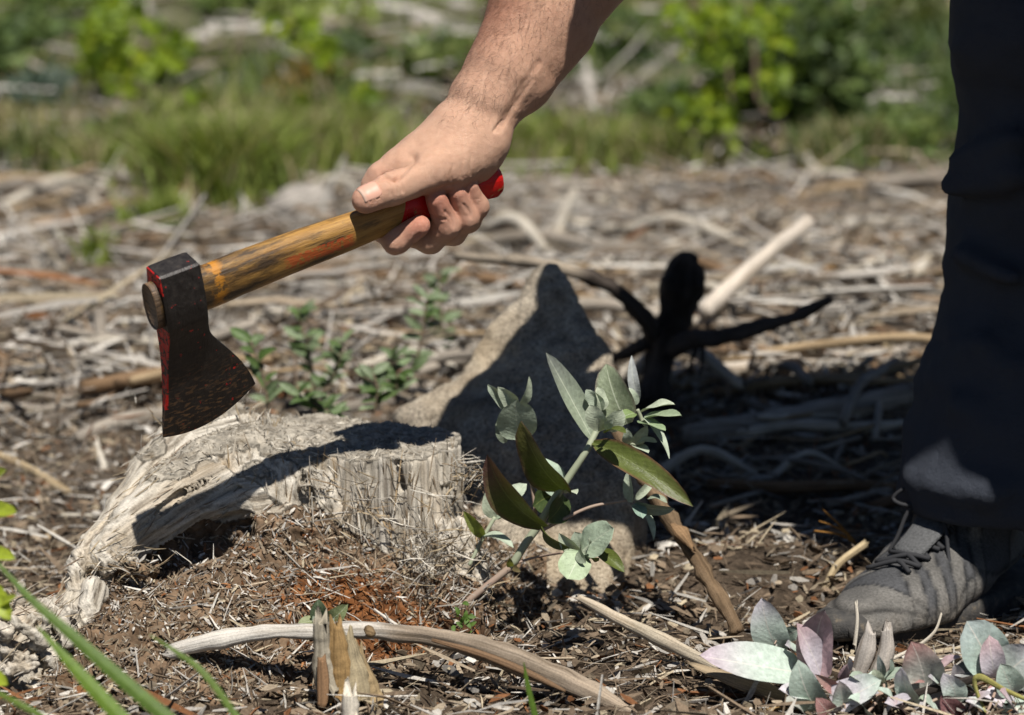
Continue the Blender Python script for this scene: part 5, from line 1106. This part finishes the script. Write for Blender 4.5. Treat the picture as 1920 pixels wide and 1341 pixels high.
# silver-lilac cluster at the right bottom
LIL = (.47, .43, .46); LGR = (.39, .46, .39); PINK = (.43, .30, .31); PRED = (.30, .16, .145)
sv = thing('silver_seedlings', 'silver and lilac leaved seedling cluster in the bottom right corner', 'seedlings', gp(1640, 1330))
SV_Y = 1.745
for (b, t, w_, c, tc, n, kw) in (
    ((1462, 1222), (1433, 1134), 62, LGR, LIL, (-.2, -.9, .35), dict()), ((1502, 1262), (1336, 1224), 84, LGR, (.42, .34, .38), (-.1, -.55, .8), dict(curl=.06)), ((1536, 1270), (1548, 1154), 66, PINK, (.36, .26, .27), (-.3, -.9, .2), dict(fold=.45, curl=-.05)), ((1540, 1268), (1500, 1180), 48, LIL, PINK, (.4, -.8, .3), dict(fold=.3)),
    ((1450, 1208), (1453, 1174), 30, (.13, .155, .16), None, fr, dict(prof='round')), ((1470, 1192), (1494, 1182), 28, (.22, .27, .22), None, fr, dict(prof='round')), ((1500, 1240), (1478, 1210), 40, LGR, LIL, up, dict()),
    ((1534, 1330), (1500, 1254), 58, (.22, .27, .22), LGR, (-.3, -.9, .3), dict()), ((1560, 1318), (1640, 1278), 62, LIL, LGR, (.1, -.6, .7), dict()), ((1585, 1330), (1575, 1284), 40, LGR, (.3, .25, .24), fr, dict(fold=.5)), ((1640, 1300), (1602, 1268), 34, (.24, .28, .22), None, up, dict(prof='round')), ((1600, 1290), (1588, 1254), 30, PINK, None, lf, dict()),
    ((1652, 1275), (1704, 1256), 30, (.26, .31, .25), None, up, dict()), ((1652, 1270), (1648, 1236), 16, (.17, .19, .18), None, fr, dict(prof='lance')), ((1655, 1274), (1672, 1242), 30, LGR, None, rg, dict()), ((1648, 1290), (1640, 1262), 24, (.35, .39, .28), None, fr, dict(prof='round')),
    ((1736, 1292), (1712, 1214), 72, (.33, .33, .29), PRED, (-.1, -.95, .25), dict()), ((1752, 1262), (1796, 1234), 30, PINK, (.4, .33, .35), up, dict()), ((1722, 1300), (1762, 1330), 60, (.30, .28, .28), PINK, (.1, -.7, .6), dict()), ((1690, 1288), (1728, 1278), 20, PRED, None, up, dict()),
    ((1868, 1262), (1822, 1178), 84, (.34, .42, .36), (.34, .39, .37), (.0, -.95, .3), dict(prof='round')), ((1866, 1272), (1858, 1206), 44, LIL, PINK, fr, dict(prof='round')), ((1874, 1275), (1940, 1222), 80, (.36, .40, .36), LIL, (.2, -.8, .5), dict()), ((1862, 1282), (1896, 1316), 56, PRED, PINK, (.2, -.85, .4), dict()), ((1838, 1262), (1796, 1262), 50, (.2, .22, .18), (.3, .3, .3), up, dict()), ((1800, 1272), (1792, 1250), 26, (.4, .36, .36), None, fr, dict()),
    ((1845, 1300), (1890, 1332), 54, LIL, PINK, up, dict()), ((1880, 1330), (1940, 1318), 60, LGR, None, up, dict()), ((1760, 1340), (1730, 1312), 44, LGR, (.24, .28, .2), up, dict()), ((1800, 1345), (1770, 1310), 40, (.17, .08, .08), None, fr, dict()), ((1700, 1345), (1668, 1316), 44, (.30, .22, .22), LIL, up, dict()), ((1622, 1345), (1602, 1310), 46, LGR, None, up, dict()), ((1510, 1345), (1480, 1316), 50, (.32, .32, .28), None, up, dict()), ((1560, 1345), (1536, 1316), 36, PRED, None, fr, dict()), ((1660, 1340), (1700, 1310), 40, LIL, None, up, dict()), ((1850, 1345), (1820, 1314), 46, LGR, LIL, up, dict()),
    ((1600, 1330), (1640, 1300), 40, LGR, LIL, up, dict()), ((1680, 1320), (1650, 1292), 34, LGR, None, up, dict()), ((1716, 1318), (1690, 1262), 40, LGR, LIL, lf, dict()), ((1790, 1320), (1772, 1272), 44, LGR, LIL, fr, dict()), ((1815, 1335), (1850, 1300), 40, PINK, LIL, up, dict()), ((1900, 1300), (1880, 1252), 50, LGR, None, fr, dict()), ((1560, 1290), (1590, 1240), 34, LIL, None, rg, dict()), ((1520, 1310), (1470, 1290), 44, LGR, LIL, up, dict()), ((1770, 1260), (1742, 1240), 24, LGR, None, up, dict()), ((1910, 1345), (1880, 1300), 60, LIL, PINK, up, dict()),
    ((1575, 1300), (1535, 1270), 22, PRED, (.3, .2, .17), (-.2, -.9, .2), dict(prof='lance', fold=.5)), ((1630, 1262), (1660, 1290), 26, LGR, None, up, dict()), ((1770, 1300), (1745, 1270), 30, LGR, LIL, up, dict()), ((1830, 1300), (1806, 1280), 34, LGR, None, up, dict())):
    dy = (1341-b[1])*.00045; t = (b[0]+(t[0]-b[0])*1.12, b[1]+(t[1]-b[1])*1.12); leaf(sv, at(*b, SV_Y+dy), at(*t, SV_Y+dy-.012), w_*1.16*mpp(SV_Y), tuple(min(.62, q*1.15) for q in c), L_LILAC, n, tipc=tc, seed=b[0], **kw)
for pp, r in ((((1540, 1268), (1570, 1300), (1590, 1335)), (3, 4, 4)), (((1590, 1345), (1650, 1300), (1720, 1268), (1790, 1255)), (3, 3, 3, 2.5)), (((1620, 1345), (1655, 1298), (1655, 1270)), (3, 3, 2.5)), (((1850, 1340), (1872, 1280), (1880, 1250)), (3, 3, 3)), (((1700, 1345), (1760, 1310), (1830, 1300)), (3, 3, 2.5)), (((1452, 1208), (1465, 1190), (1490, 1225)), (1.5, 1.5, 1.5))):
    stem(sv, [(a, b, SV_Y+(1341-b)*.0004-.006) for a, b in pp], r, ST_P, SV_Y)
# low seedlings behind the stump
ls = np.random.default_rng(3)
for k, (bx_, by_, tx_, ty_, Y) in enumerate(((505, 790, 470, 640, 2.40), (590, 775, 560, 585, 2.62), (600, 745, 645, 640, 2.55), (700, 775, 700, 700, 2.40), (760, 735, 800, 560, 2.62), (740, 745, 735, 670, 2.5), (815, 720, 825, 515, 2.85), (650, 800, 560, 740, 2.35))):
    low_ = thing('low_seedling', None, 'seedling', gp(bx_, by_)); n = 13
    tag(low_, ('small seedling with narrow grey-green leaves, leftmost behind the stump', 'seedling with a tall leaning stem right of the axe blade', 'seedling with a broad green leaf between the axe blade and the boulder', 'short dense seedling just behind the stump top', 'seedling with upright stem left of the boulder slope', 'short seedling with dark oval leaves left of the boulder slope', 'tall thin pale seedling at the left of the boulder top', 'sprawling seedling hugging the back edge of the stump')[k], group='low seedlings behind the stump')
    P = [(bx_, by_, Y), ((bx_+tx_)/2+8, (by_+ty_)/2, Y), (tx_, ty_, Y)]; stem(low_, P, [4, 3, 2], ST_B, Y, seg=6)
    Q = spline([at(*q) for q in P], n)
    for i in range(2, n):
        for s_ in (-1, 1):
            if ls.random() < .25: continue
            d = unit(np.array([s_*ls.uniform(.4, 1.1), ls.normal()*.5, ls.uniform(-.1, .9)])); Lf = ls.uniform(26, 50)*mpp(Y)
            g = ls.random(); leaf(low_, Q[i], Q[i]+d*Lf, Lf*ls.uniform(.32, .5), (np.array([.15, .19, .10])*(1-g)+np.array([.07, .125, .03])*g)*ls.uniform(.8, 1.15), L_GLAUC if g < .6 else L_GREEN, unit(np.array([ls.normal()*.4, -.6, .7])), nu=6, nv=4, fold=.25)
# foreground blades and the yellow-green leaves at the left edge
GB = _leafm('grass_blade', (.20, .30, .05), .35, (1.2, 1.4, .3), 0, .5)
def blade(label, pp, w_, Y, c, cat='grass blade'):
    C = spline([at(a, b, Y_) for (a, b), Y_ in zip(pp, Y)], 26); T = unit(np.gradient(C, axis=0)); s_ = unit(np.cross(T, np.array([.25, -1., .35]))); n_ = np.cross(s_, T)
    w2 = np.interp(np.linspace(0, 1, 26), np.linspace(0, 1, len(w_)), w_)*mpp(Y[0])*.5; sv_ = np.linspace(-1, 1, 5)
    V = C[:, None]+s_[:, None]*(w2[:, None]*sv_[None])[..., None]-n_[:, None]*(w2[:, None]*.35*np.abs(sv_)[None])[..., None]
    i = np.arange(25)[:, None]*5; j = np.arange(4)[None]; F = np.stack([i+j, i+j+1, i+5+j+1, i+5+j], -1).reshape(-1, 4)
    fu = np.stack(np.broadcast_arrays(sv_[None], np.linspace(0, 1, 26)[:, None]*0+.5, 0.0), -1).reshape(-1, 3)
    return tag(put('grass_blade', V.reshape(-1, 3), F, GB, col=np.tile(c, (130, 1)), fuv=fu), label, cat, 'grass blades in the foreground')
blade('longest green grass blade crossing the bottom left corner', [(-10, 1050), (60, 1125), (140, 1195), (230, 1275), (330, 1360)], [6, 14, 22, 27, 28], [1.50, 1.49, 1.48, 1.47, 1.46], (.10, .165, .030))
blade('broad bright grass blade below the longest blade at bottom left', [(70, 1175), (120, 1230), (170, 1285), (240, 1360)], [3, 18, 27, 30], [1.48, 1.47, 1.46, 1.45], (.13, .21, .026))
blade('thin curved grass blade in front of the curved branch end', [(280, 1190), (330, 1222), (385, 1265), (455, 1360)], [2, 9, 13, 14], [1.52, 1.51, 1.50, 1.49], (.12, .18, .035))
blade('grass blade end at the very bottom left edge', [(-10, 1296), (40, 1322), (95, 1352)], [9, 12, 12], [1.47, 1.46, 1.46], (.12, .18, .03))
blade('short upright grass blade at the bottom edge near the middle', [(982, 1242), (990, 1285), (1006, 1350)], [2, 10, 13], [1.66, 1.66, 1.66], (.10, .17, .025))
vine = thing('leafy_shoot', 'yellow-green leafy shoot at the left edge beside the stump', 'plant', at(-30, 1330, 1.58))
stem(vine, [(-30, 1330, 1.58), (-22, 1200, 1.58), (-20, 1050, 1.58), (-14, 930, 1.58)], [4, 4, 3, 2], ST_G, 1.58)
for b, t, w_ in (((-20, 950), (30, 958), 34), ((-20, 1035), (24, 1044), 30), ((-25, 1100), (18, 1160), 44), ((-22, 1130), (30, 1116), 24), ((-25, 1255), (14, 1282), 34), ((-20, 905), (10, 880), 26)):
    leaf(vine, at(*b, 1.58), at(*t, 1.56), w_*mpp(1.58), (.30, .36, .03), L_GREEN, (-.1, -.8, .5), wave=.05, nu=12)
weed = thing('green_weed', 'tiny green weed at the right foot of the stump', 'weed', gp(872, 1180))
for k in range(14):
    b = at(870+ls.normal()*9, 1165+ls.normal()*16, 1.86); leaf(weed, b, b+unit(ls.normal(size=3))*.007, .0035, (.09, .16, .03), L_GREEN, nu=5, nv=3)

# ------------------------------------------------------------------ the green bank behind
BK = _leafm('bank_leaf', (.2, .24, .06), .30, (1.15, 1.25, .4))
def cloud(c, r, n, size, cols, jit=.25, clump=9):
    ctr = RNG.normal(size=(clump, 3)); ctr = unit(ctr)*RNG.random((clump, 1))**.5*.75
    k = RNG.integers(0, clump, n); P = ctr[k]+RNG.normal(size=(n, 3))*.26; P = np.asarray(c)+P*np.asarray(r)
    ax_ = unit(RNG.normal(size=(n, 3))*np.array([1, 1, .6])+np.array([0, -.2, .2])); nn_ = unit(np.array([0, -.5, .7])+RNG.normal(size=(n, 3))*.55); sd2 = unit(np.cross(ax_, nn_)); nn_ = np.cross(sd2, ax_)
    L = size*RNG.uniform(.6, 1.3, (n, 1)); W = L*RNG.uniform(.4, .6, (n, 1))
    V = np.stack([P, P+ax_*L*.5-sd2*W*.5+nn_*W*.12, P+ax_*L, P+ax_*L*.5+sd2*W*.5+nn_*W*.12], 1).reshape(-1, 3)
    F = np.arange(n*4).reshape(n, 4); c_ = pick(cols, n)*(1+RNG.normal(size=(n, 1))*jit*.6)*(.85+.3*RNG.random((clump, 1))[k])
    fu = np.tile(np.array([[0, .5, 0], [1, .5, 0], [0, .5, 0], [-1, .5, 0]]) + np.array([.2, 0, 0]), (n, 1))
    return V, F, np.repeat(np.clip(c_, .005, .6), 4, axis=0), fu
DG = [[q*1.30 for q in r] for r in [[.045, .072, .02], [.06, .09, .025], [.032, .052, .018], [.08, .11, .03]]]; MG = [[q*1.00 for q in r] for r in [[.10, .14, .034], [.08, .12, .03], [.14, .17, .045], [.06, .085, .03]]]
YG = [[q*1.15 for q in r] for r in [[.17, .22, .018], [.13, .18, .02], [.22, .26, .03], [.09, .13, .02]]]; OR = [[q*1.30 for q in r] for r in [[.16, .085, .015], [.11, .075, .02], [.20, .12, .02], [.07, .07, .02]]]; BL = [[q*1.30 for q in r] for r in [[.06, .085, .065], [.09, .115, .09], [.045, .065, .05]]]
for label, px, py, rx, ry_, n, sz, cols in (
    ('large dark green bush behind the yellow-leaved sapling', 1500, 235, 175, 210, 5200, .050, DG), ('dark bush with a hollow left of the leafy sapling', 1250, 250, 75, 60, 1300, .045, DG), ('round green bush beside the trouser leg at the back', 1690, 290, 62, 60, 1500, .040, MG),
    ('dark shrub at the far left top corner', 40, 130, 80, 70, 1500, .05, DG), ('blue-grey shrub at the left edge halfway up the bank', 70, 205, 60, 48, 900, .045, BL), ('dark low shrub behind the bright sapling at left', 320, 165, 60, 40, 800, .045, DG),
    ('orange-brown shrub in the middle of the bank', 590, 190, 80, 66, 1500, .042, OR), ('dark green shrub behind the orange-brown one', 680, 130, 70, 60, 900, .05, DG), ('green shrub at the top left edge of the frame', 120, 40, 110, 60, 1100, .05, MG),
    ('dull green shrub behind the forearm at left', 820, 150, 70, 60, 900, .05, MG), ('green shrub between the forearm and the dark bush', 1165, 90, 70, 60, 1200, .05, MG), ('low dark shrub under the orange-brown shrub', 480, 255, 70, 40, 900, .04, DG),
    ('green weed clump right of the forearm', 1010, 270, 60, 36, 900, .035, MG), ('low leafy weed clump right of the grey log', 1580, 300, 60, 34, 800, .035, YG), ('yellow-green weed clump below the orange shrub', 655, 255, 46, 46, 700, .035, YG), ('green weed clump in front of the dark shrub at left', 210, 290, 70, 40, 900, .04, MG),
    ('pale green shrub at the top right of the bank', 1720, 60, 90, 50, 900, .05, [[.10, .12, .04], [.13, .14, .06]]), ('shrub at the top of the bank behind the hatchet grass', 430, 30, 80, 40, 800, .05, MG)):
    P = gp(px, py); m_ = mpp(P[1]); t_ = thing('shrub', label, 'shrub', P)
    V, F, c, fu = cloud(P+np.array([0, .1, ry_*m_*.55]), (rx*m_*.9, .28, ry_*m_*.62), int(n), sz, cols, clump=14); V[:, 2] = np.maximum(V[:, 2], P[2]-.05); put('foliage', V, F, BK, t_, col=c, fuv=fu)
    for q in range(4): 
        e_ = P+np.array([RNG.normal()*rx*m_*.4, .1, ry_*m_*.6]); V, F, _ = tube([P, (P+e_)/2+np.array([.02, 0, .03]), e_], [.01, .007, .003], 8, 5); put('stem', V, F, ST_B, t_)
# saplings with leaves one can pick out
protoL = []
for k in range(6):
    V, F, fu = leaf_geo((0, 0, 0), (0, 0, .05), .034, (0, -1, .2), nu=6, nv=4, fold=.3, curl=.12)
    c = np.array([[.20, .27, .012], [.15, .215, .015], [.25, .30, .02], [.11, .17, .015], [.29, .30, .02], [.17, .24, .012]][k]); protoL.append(as_mesh('leaf', V, F, L_GREEN, col=np.tile(c, (len(V), 1)), fuv=fu))
sr = np.random.default_rng(17)
def sapling(label, base, stems, clusters, Y, size, mats=(0, 1, 2, 3, 5)):
    B = gp(*base); Y = B[1]-.04; t_ = thing('sapling', label, 'sapling', B)
    for pp, r in stems: stem(t_, [(a, b, Y) for a, b in pp], r, ST_B, Y, seg=6)
    for cx, cy, rx, ry_, n in clusters:
        for q in range(n):
            p_ = at(cx+sr.normal()*rx*.55, cy+sr.normal()*ry_*.55, Y+sr.normal()*.10)
            o = bpy.data.objects.new('leaf', protoL[mats[sr.integers(len(mats))]]); COL.objects.link(o); o.parent = t_
            o.location = tuple(p_-B); s_ = size*sr.uniform(.6, 1.25)/.05; o.scale = (s_, s_, s_); o.rotation_euler = (sr.normal()*.7, sr.uniform(-2.2, 2.2), sr.normal()*.6)
sapling('bright yellow-green sapling high at the left', (235, 175), [(((240, 190), (230, 110), (215, 20), (205, -40)), (4, 4, 3, 2)), (((235, 130), (290, 80), (335, 60)), (3, 2.5, 2))], [(210, 45, 34, 42, 46), (195, 120, 42, 40, 66), (245, 135, 40, 36, 50), (165, 60, 20, 30, 14), (320, 110, 30, 24, 26), (300, 65, 22, 16, 14), (350, 90, 16, 16, 8)], 7.0, .046)
sapling('thin yellow-green sapling over the orange-brown shrub', (640, 275), [(((640, 280), (620, 180), (570, 90), (545, 30)), (3, 3, 2.5, 2)), (((630, 220), (680, 190), (700, 170)), (2, 2, 2))], [(555, 55, 34, 22, 22), (590, 90, 26, 26, 22), (610, 120, 18, 20, 10), (650, 235, 30, 28, 34), (690, 180, 18, 18, 12), (560, 205, 26, 14, 14), (585, 225, 20, 12, 8), (365, 200, 20, 22, 12), (380, 240, 30, 24, 18)], 6.6, .038)
sapling('tall yellow-leaved sapling with two bare stems right of the forearm', (1500, 305), [(((1510, 305), (1450, 225), (1418, 180), (1415, 100), (1400, 0), (1395, -60)), (6, 6, 5, 4.5, 4, 4)), (((1480, 290), (1400, 240), (1372, 190), (1360, 110), (1310, 30), (1290, -40)), (5, 5, 4, 3.5, 3, 2.5))], [(1320, 60, 40, 40, 36), (1345, 25, 30, 20, 16), (1350, 105, 26, 30, 18), (1390, 50, 30, 30, 20), (1445, 30, 26, 20, 14), (1445, 75, 24, 20, 16), (1450, 150, 26, 26, 26), (1460, 195, 16, 14, 8), (1300, 200, 34, 24, 34), (1340, 190, 24, 26, 20), (1345, 240, 36, 24, 26), (1385, 170, 18, 18, 10), (1425, 290, 24, 26, 18), (1380, 285, 20, 14, 6), (1440, 400, 8, 10, 5), (1265, 30, 24, 26, 16)], 5.5, .034)
# grass
def grass(name, spots, w_=(.002, .005), cols=MG):
    P = []; H = []; C = []
    for px, py, rx, ry_, n, h, cc in spots:
        c0_ = gp(px, py); m_ = mpp(c0_[1]); x = c0_[0]+RNG.normal(size=n)*rx*m_*.55; y = c0_[1]+RNG.normal(size=n)*ry_*m_*2.2
        P.append(np.stack([x, y, G(x, y)], -1)); H.append(RNG.uniform(.5, 1.2, n)*h); C.append(pick(cc, n))
    P = np.concatenate(P); H = np.concatenate(H)[:, None]; C = np.concatenate(C); n = len(P); d = RNG.normal(size=(n, 3))*np.array([.35, .35, 0]); W = RNG.uniform(*w_, (n, 1)); s_ = unit(RNG.normal(size=(n, 3))*np.array([1, .5, 0]))*W
    p1 = P+d*H*.35+np.array([0, 0, 1.])*H*.6; p2 = P+d*H*1.1+np.array([0, 0, 1.])*H*.95
    V = np.stack([P-s_, P+s_, p1+s_*.8, p1-s_*.8, p2+s_*.1, p2-s_*.1], 1).reshape(-1, 3); b = (np.arange(n)*6)[:, None]
    F = np.concatenate([b+np.array([[0, 1, 2, 3]]), b+np.array([[3, 2, 4, 5]])]); fu = np.tile([[.3, .5, 0]], (len(V), 1))
    return tag(put(name, V, F, BK, origin=np.zeros(3), col=np.repeat(np.clip(C*(1+RNG.normal(size=(n, 1))*.15), .01, .5), 6, axis=0), fuv=fu), kind='stuff')
BG_ = [[q*0.95 for q in r] for r in [[.21, .265, .045], [.17, .22, .04], [.27, .31, .07], [.14, .18, .04]]]; DY = [[q*1.30 for q in r] for r in [[.26, .22, .12], [.20, .17, .08], [.15, .15, .055]]]
MX = BG_+DY
grass('tall_grass', [(425, 395, 85, 24, 2300, .16, BG_+DY[:1]), (370, 375, 70, 20, 900, .14, BG_), (560, 330, 150, 30, 1000, .13, MX), (260, 345, 130, 24, 500, .11, MX), (300, 455, 45, 14, 240, .08, BG_), (180, 490, 22, 10, 90, .05, BG_), (500, 290, 220, 40, 1000, .13, MX), (960, 315, 90, 24, 420, .10, MX), (1110, 300, 120, 26, 420, .10, MX), (1260, 310, 90, 20, 260, .09, MX), (1600, 310, 110, 22, 700, .09, MG+DY), (60, 330, 90, 30, 600, .10, MG+DY), (880, 340, 60, 16, 250, .07, MX)])
xs = []
for k in range(46): xs.append((RNG.uniform(-60, 1980), RNG.uniform(-40, 330), RNG.uniform(60, 160), RNG.uniform(20, 40), 150, RNG.uniform(.04, .10), [MG, DY, MG+DY, BG_, DG][k % 5]))
for k in range(40): xs.append((RNG.uniform(-1500, -60) if k % 2 else RNG.uniform(1980, 3400), RNG.uniform(-20, 330), RNG.uniform(90, 200), RNG.uniform(20, 40), 130, RNG.uniform(.05, .12), [MG, DY, MG+DY, BG_][k % 4]))
grass('bank_grass', xs, (.003, .008))
# pale stones and stumps on the bank
def stone(label, px, py, r, c, fl=.7, group=None, name='stone', cat='stone', seed=0):
    P = gp(px, py); R = r*mpp(P[1]); n1, n2 = 12, 18; th = np.linspace(.02, math.pi-.02, n1)[:, None]; ph = np.linspace(0, 2*math.pi, n2, endpoint=False)[None]
    D = np.stack(np.broadcast_arrays(np.sin(th)*np.cos(ph), np.sin(th)*np.sin(ph), np.cos(th)), -1); q = 1+.35*fbm(D[..., 0]*1.7+seed, D[..., 1]*1.7, D[..., 2]*1.7, 3, seed)+.12*np.abs(fbm(D[..., 0]*5+seed, D[..., 1]*5, D[..., 2]*5, 2, seed+2))
    V = (D*q[..., None]*R*np.array([1, .8, fl])).reshape(-1, 3)+P+np.array([0, 0, R*fl*.3]); i = np.arange(n1-1)[:, None]*n2; j = np.arange(n2)[None]; F = np.stack([i+j, i+n2+j, i+n2+(j+1) % n2, i+(j+1) % n2], -1).reshape(-1, 4)
    return tag(put(name, V, F, STONE, col=np.tile(c, (len(V), 1))), label, cat, group)
STONE = col_mat('stone', 30, .6, 1.3, .01)
stone('large grey weathered stump end against the grass left of the hand', 570, 408, 62, (.30, .27, .235), .75, name='old_stump', cat='old stump', seed=3)
stone('white stone in front of the bright grass', 328, 470, 14, (.55, .51, .46), .9, seed=4)
stone('pale ochre stone on the ground at the left edge', 88, 722, 20, (.50, .42, .30), .6, seed=5)
stone('ochre stone half buried left of the stump ridge', 92, 1010, 15, (.42, .31, .18), .8, seed=6)
for k, (px, py, r) in enumerate(((250, 32, 26), (372, 82, 16), (398, 68, 12), (545, 102, 18), (560, 118, 12), (715, 22, 18), (800, 52, 22), (770, 92, 18), (662, 150, 10), (420, 168, 20), (440, 140, 12), (360, 186, 14), (18, 222, 14), (700, 120, 10), (860, 20, 14), (620, 40, 12), (480, 20, 14), (160, 20, 20), (1680, 130, 14), (1760, 30, 14), (1640, 40, 14), (1035, 90, 12), (1100, 160, 16), (660, 75, 9), (590, 25, 9), (300, 330, 12), (820, 110, 10), (750, 30, 13))):
    stone('%s bank stone %s, %s' % ('big pale' if r > 17 else 'pale' if r > 12 else 'small pale', 'at top left' if px < 330 else 'by the bright sapling' if px < 500 else 'over the orange shrub' if px < 680 else 'left of the forearm' if px < 880 else 'right of the forearm' if px < 1200 else 'beside the trousers', 'at the top edge' if py < 45 else 'high up' if py < 110 else 'halfway up'), px, py-6, r*1.35, (.44, .40, .35), .6, 'stones on the bank', seed=10+k)

# alike things that would read alike: say which of them by its place in the row
byl = {}
for o in COL.objects:
    if o.parent is None and o.get('category') and o.get('label'): byl.setdefault(o['label'], []).append(o)
for lab, os_ in byl.items():
    if len(os_) < 2: continue
    os_.sort(key=lambda q: q.location.x/max(q.location.y, .1)); n = len(os_)
    for k, o in enumerate(os_):
        o['label'] = lab+', '+(('the left one', 'the right one')[k] if n == 2 else 'leftmost' if k == 0 else 'rightmost' if k == n-1 else 'middle one' if n == 3 else ('second', 'third', 'fourth', 'fifth', 'sixth')[min(k-1, 4)]+' from left')
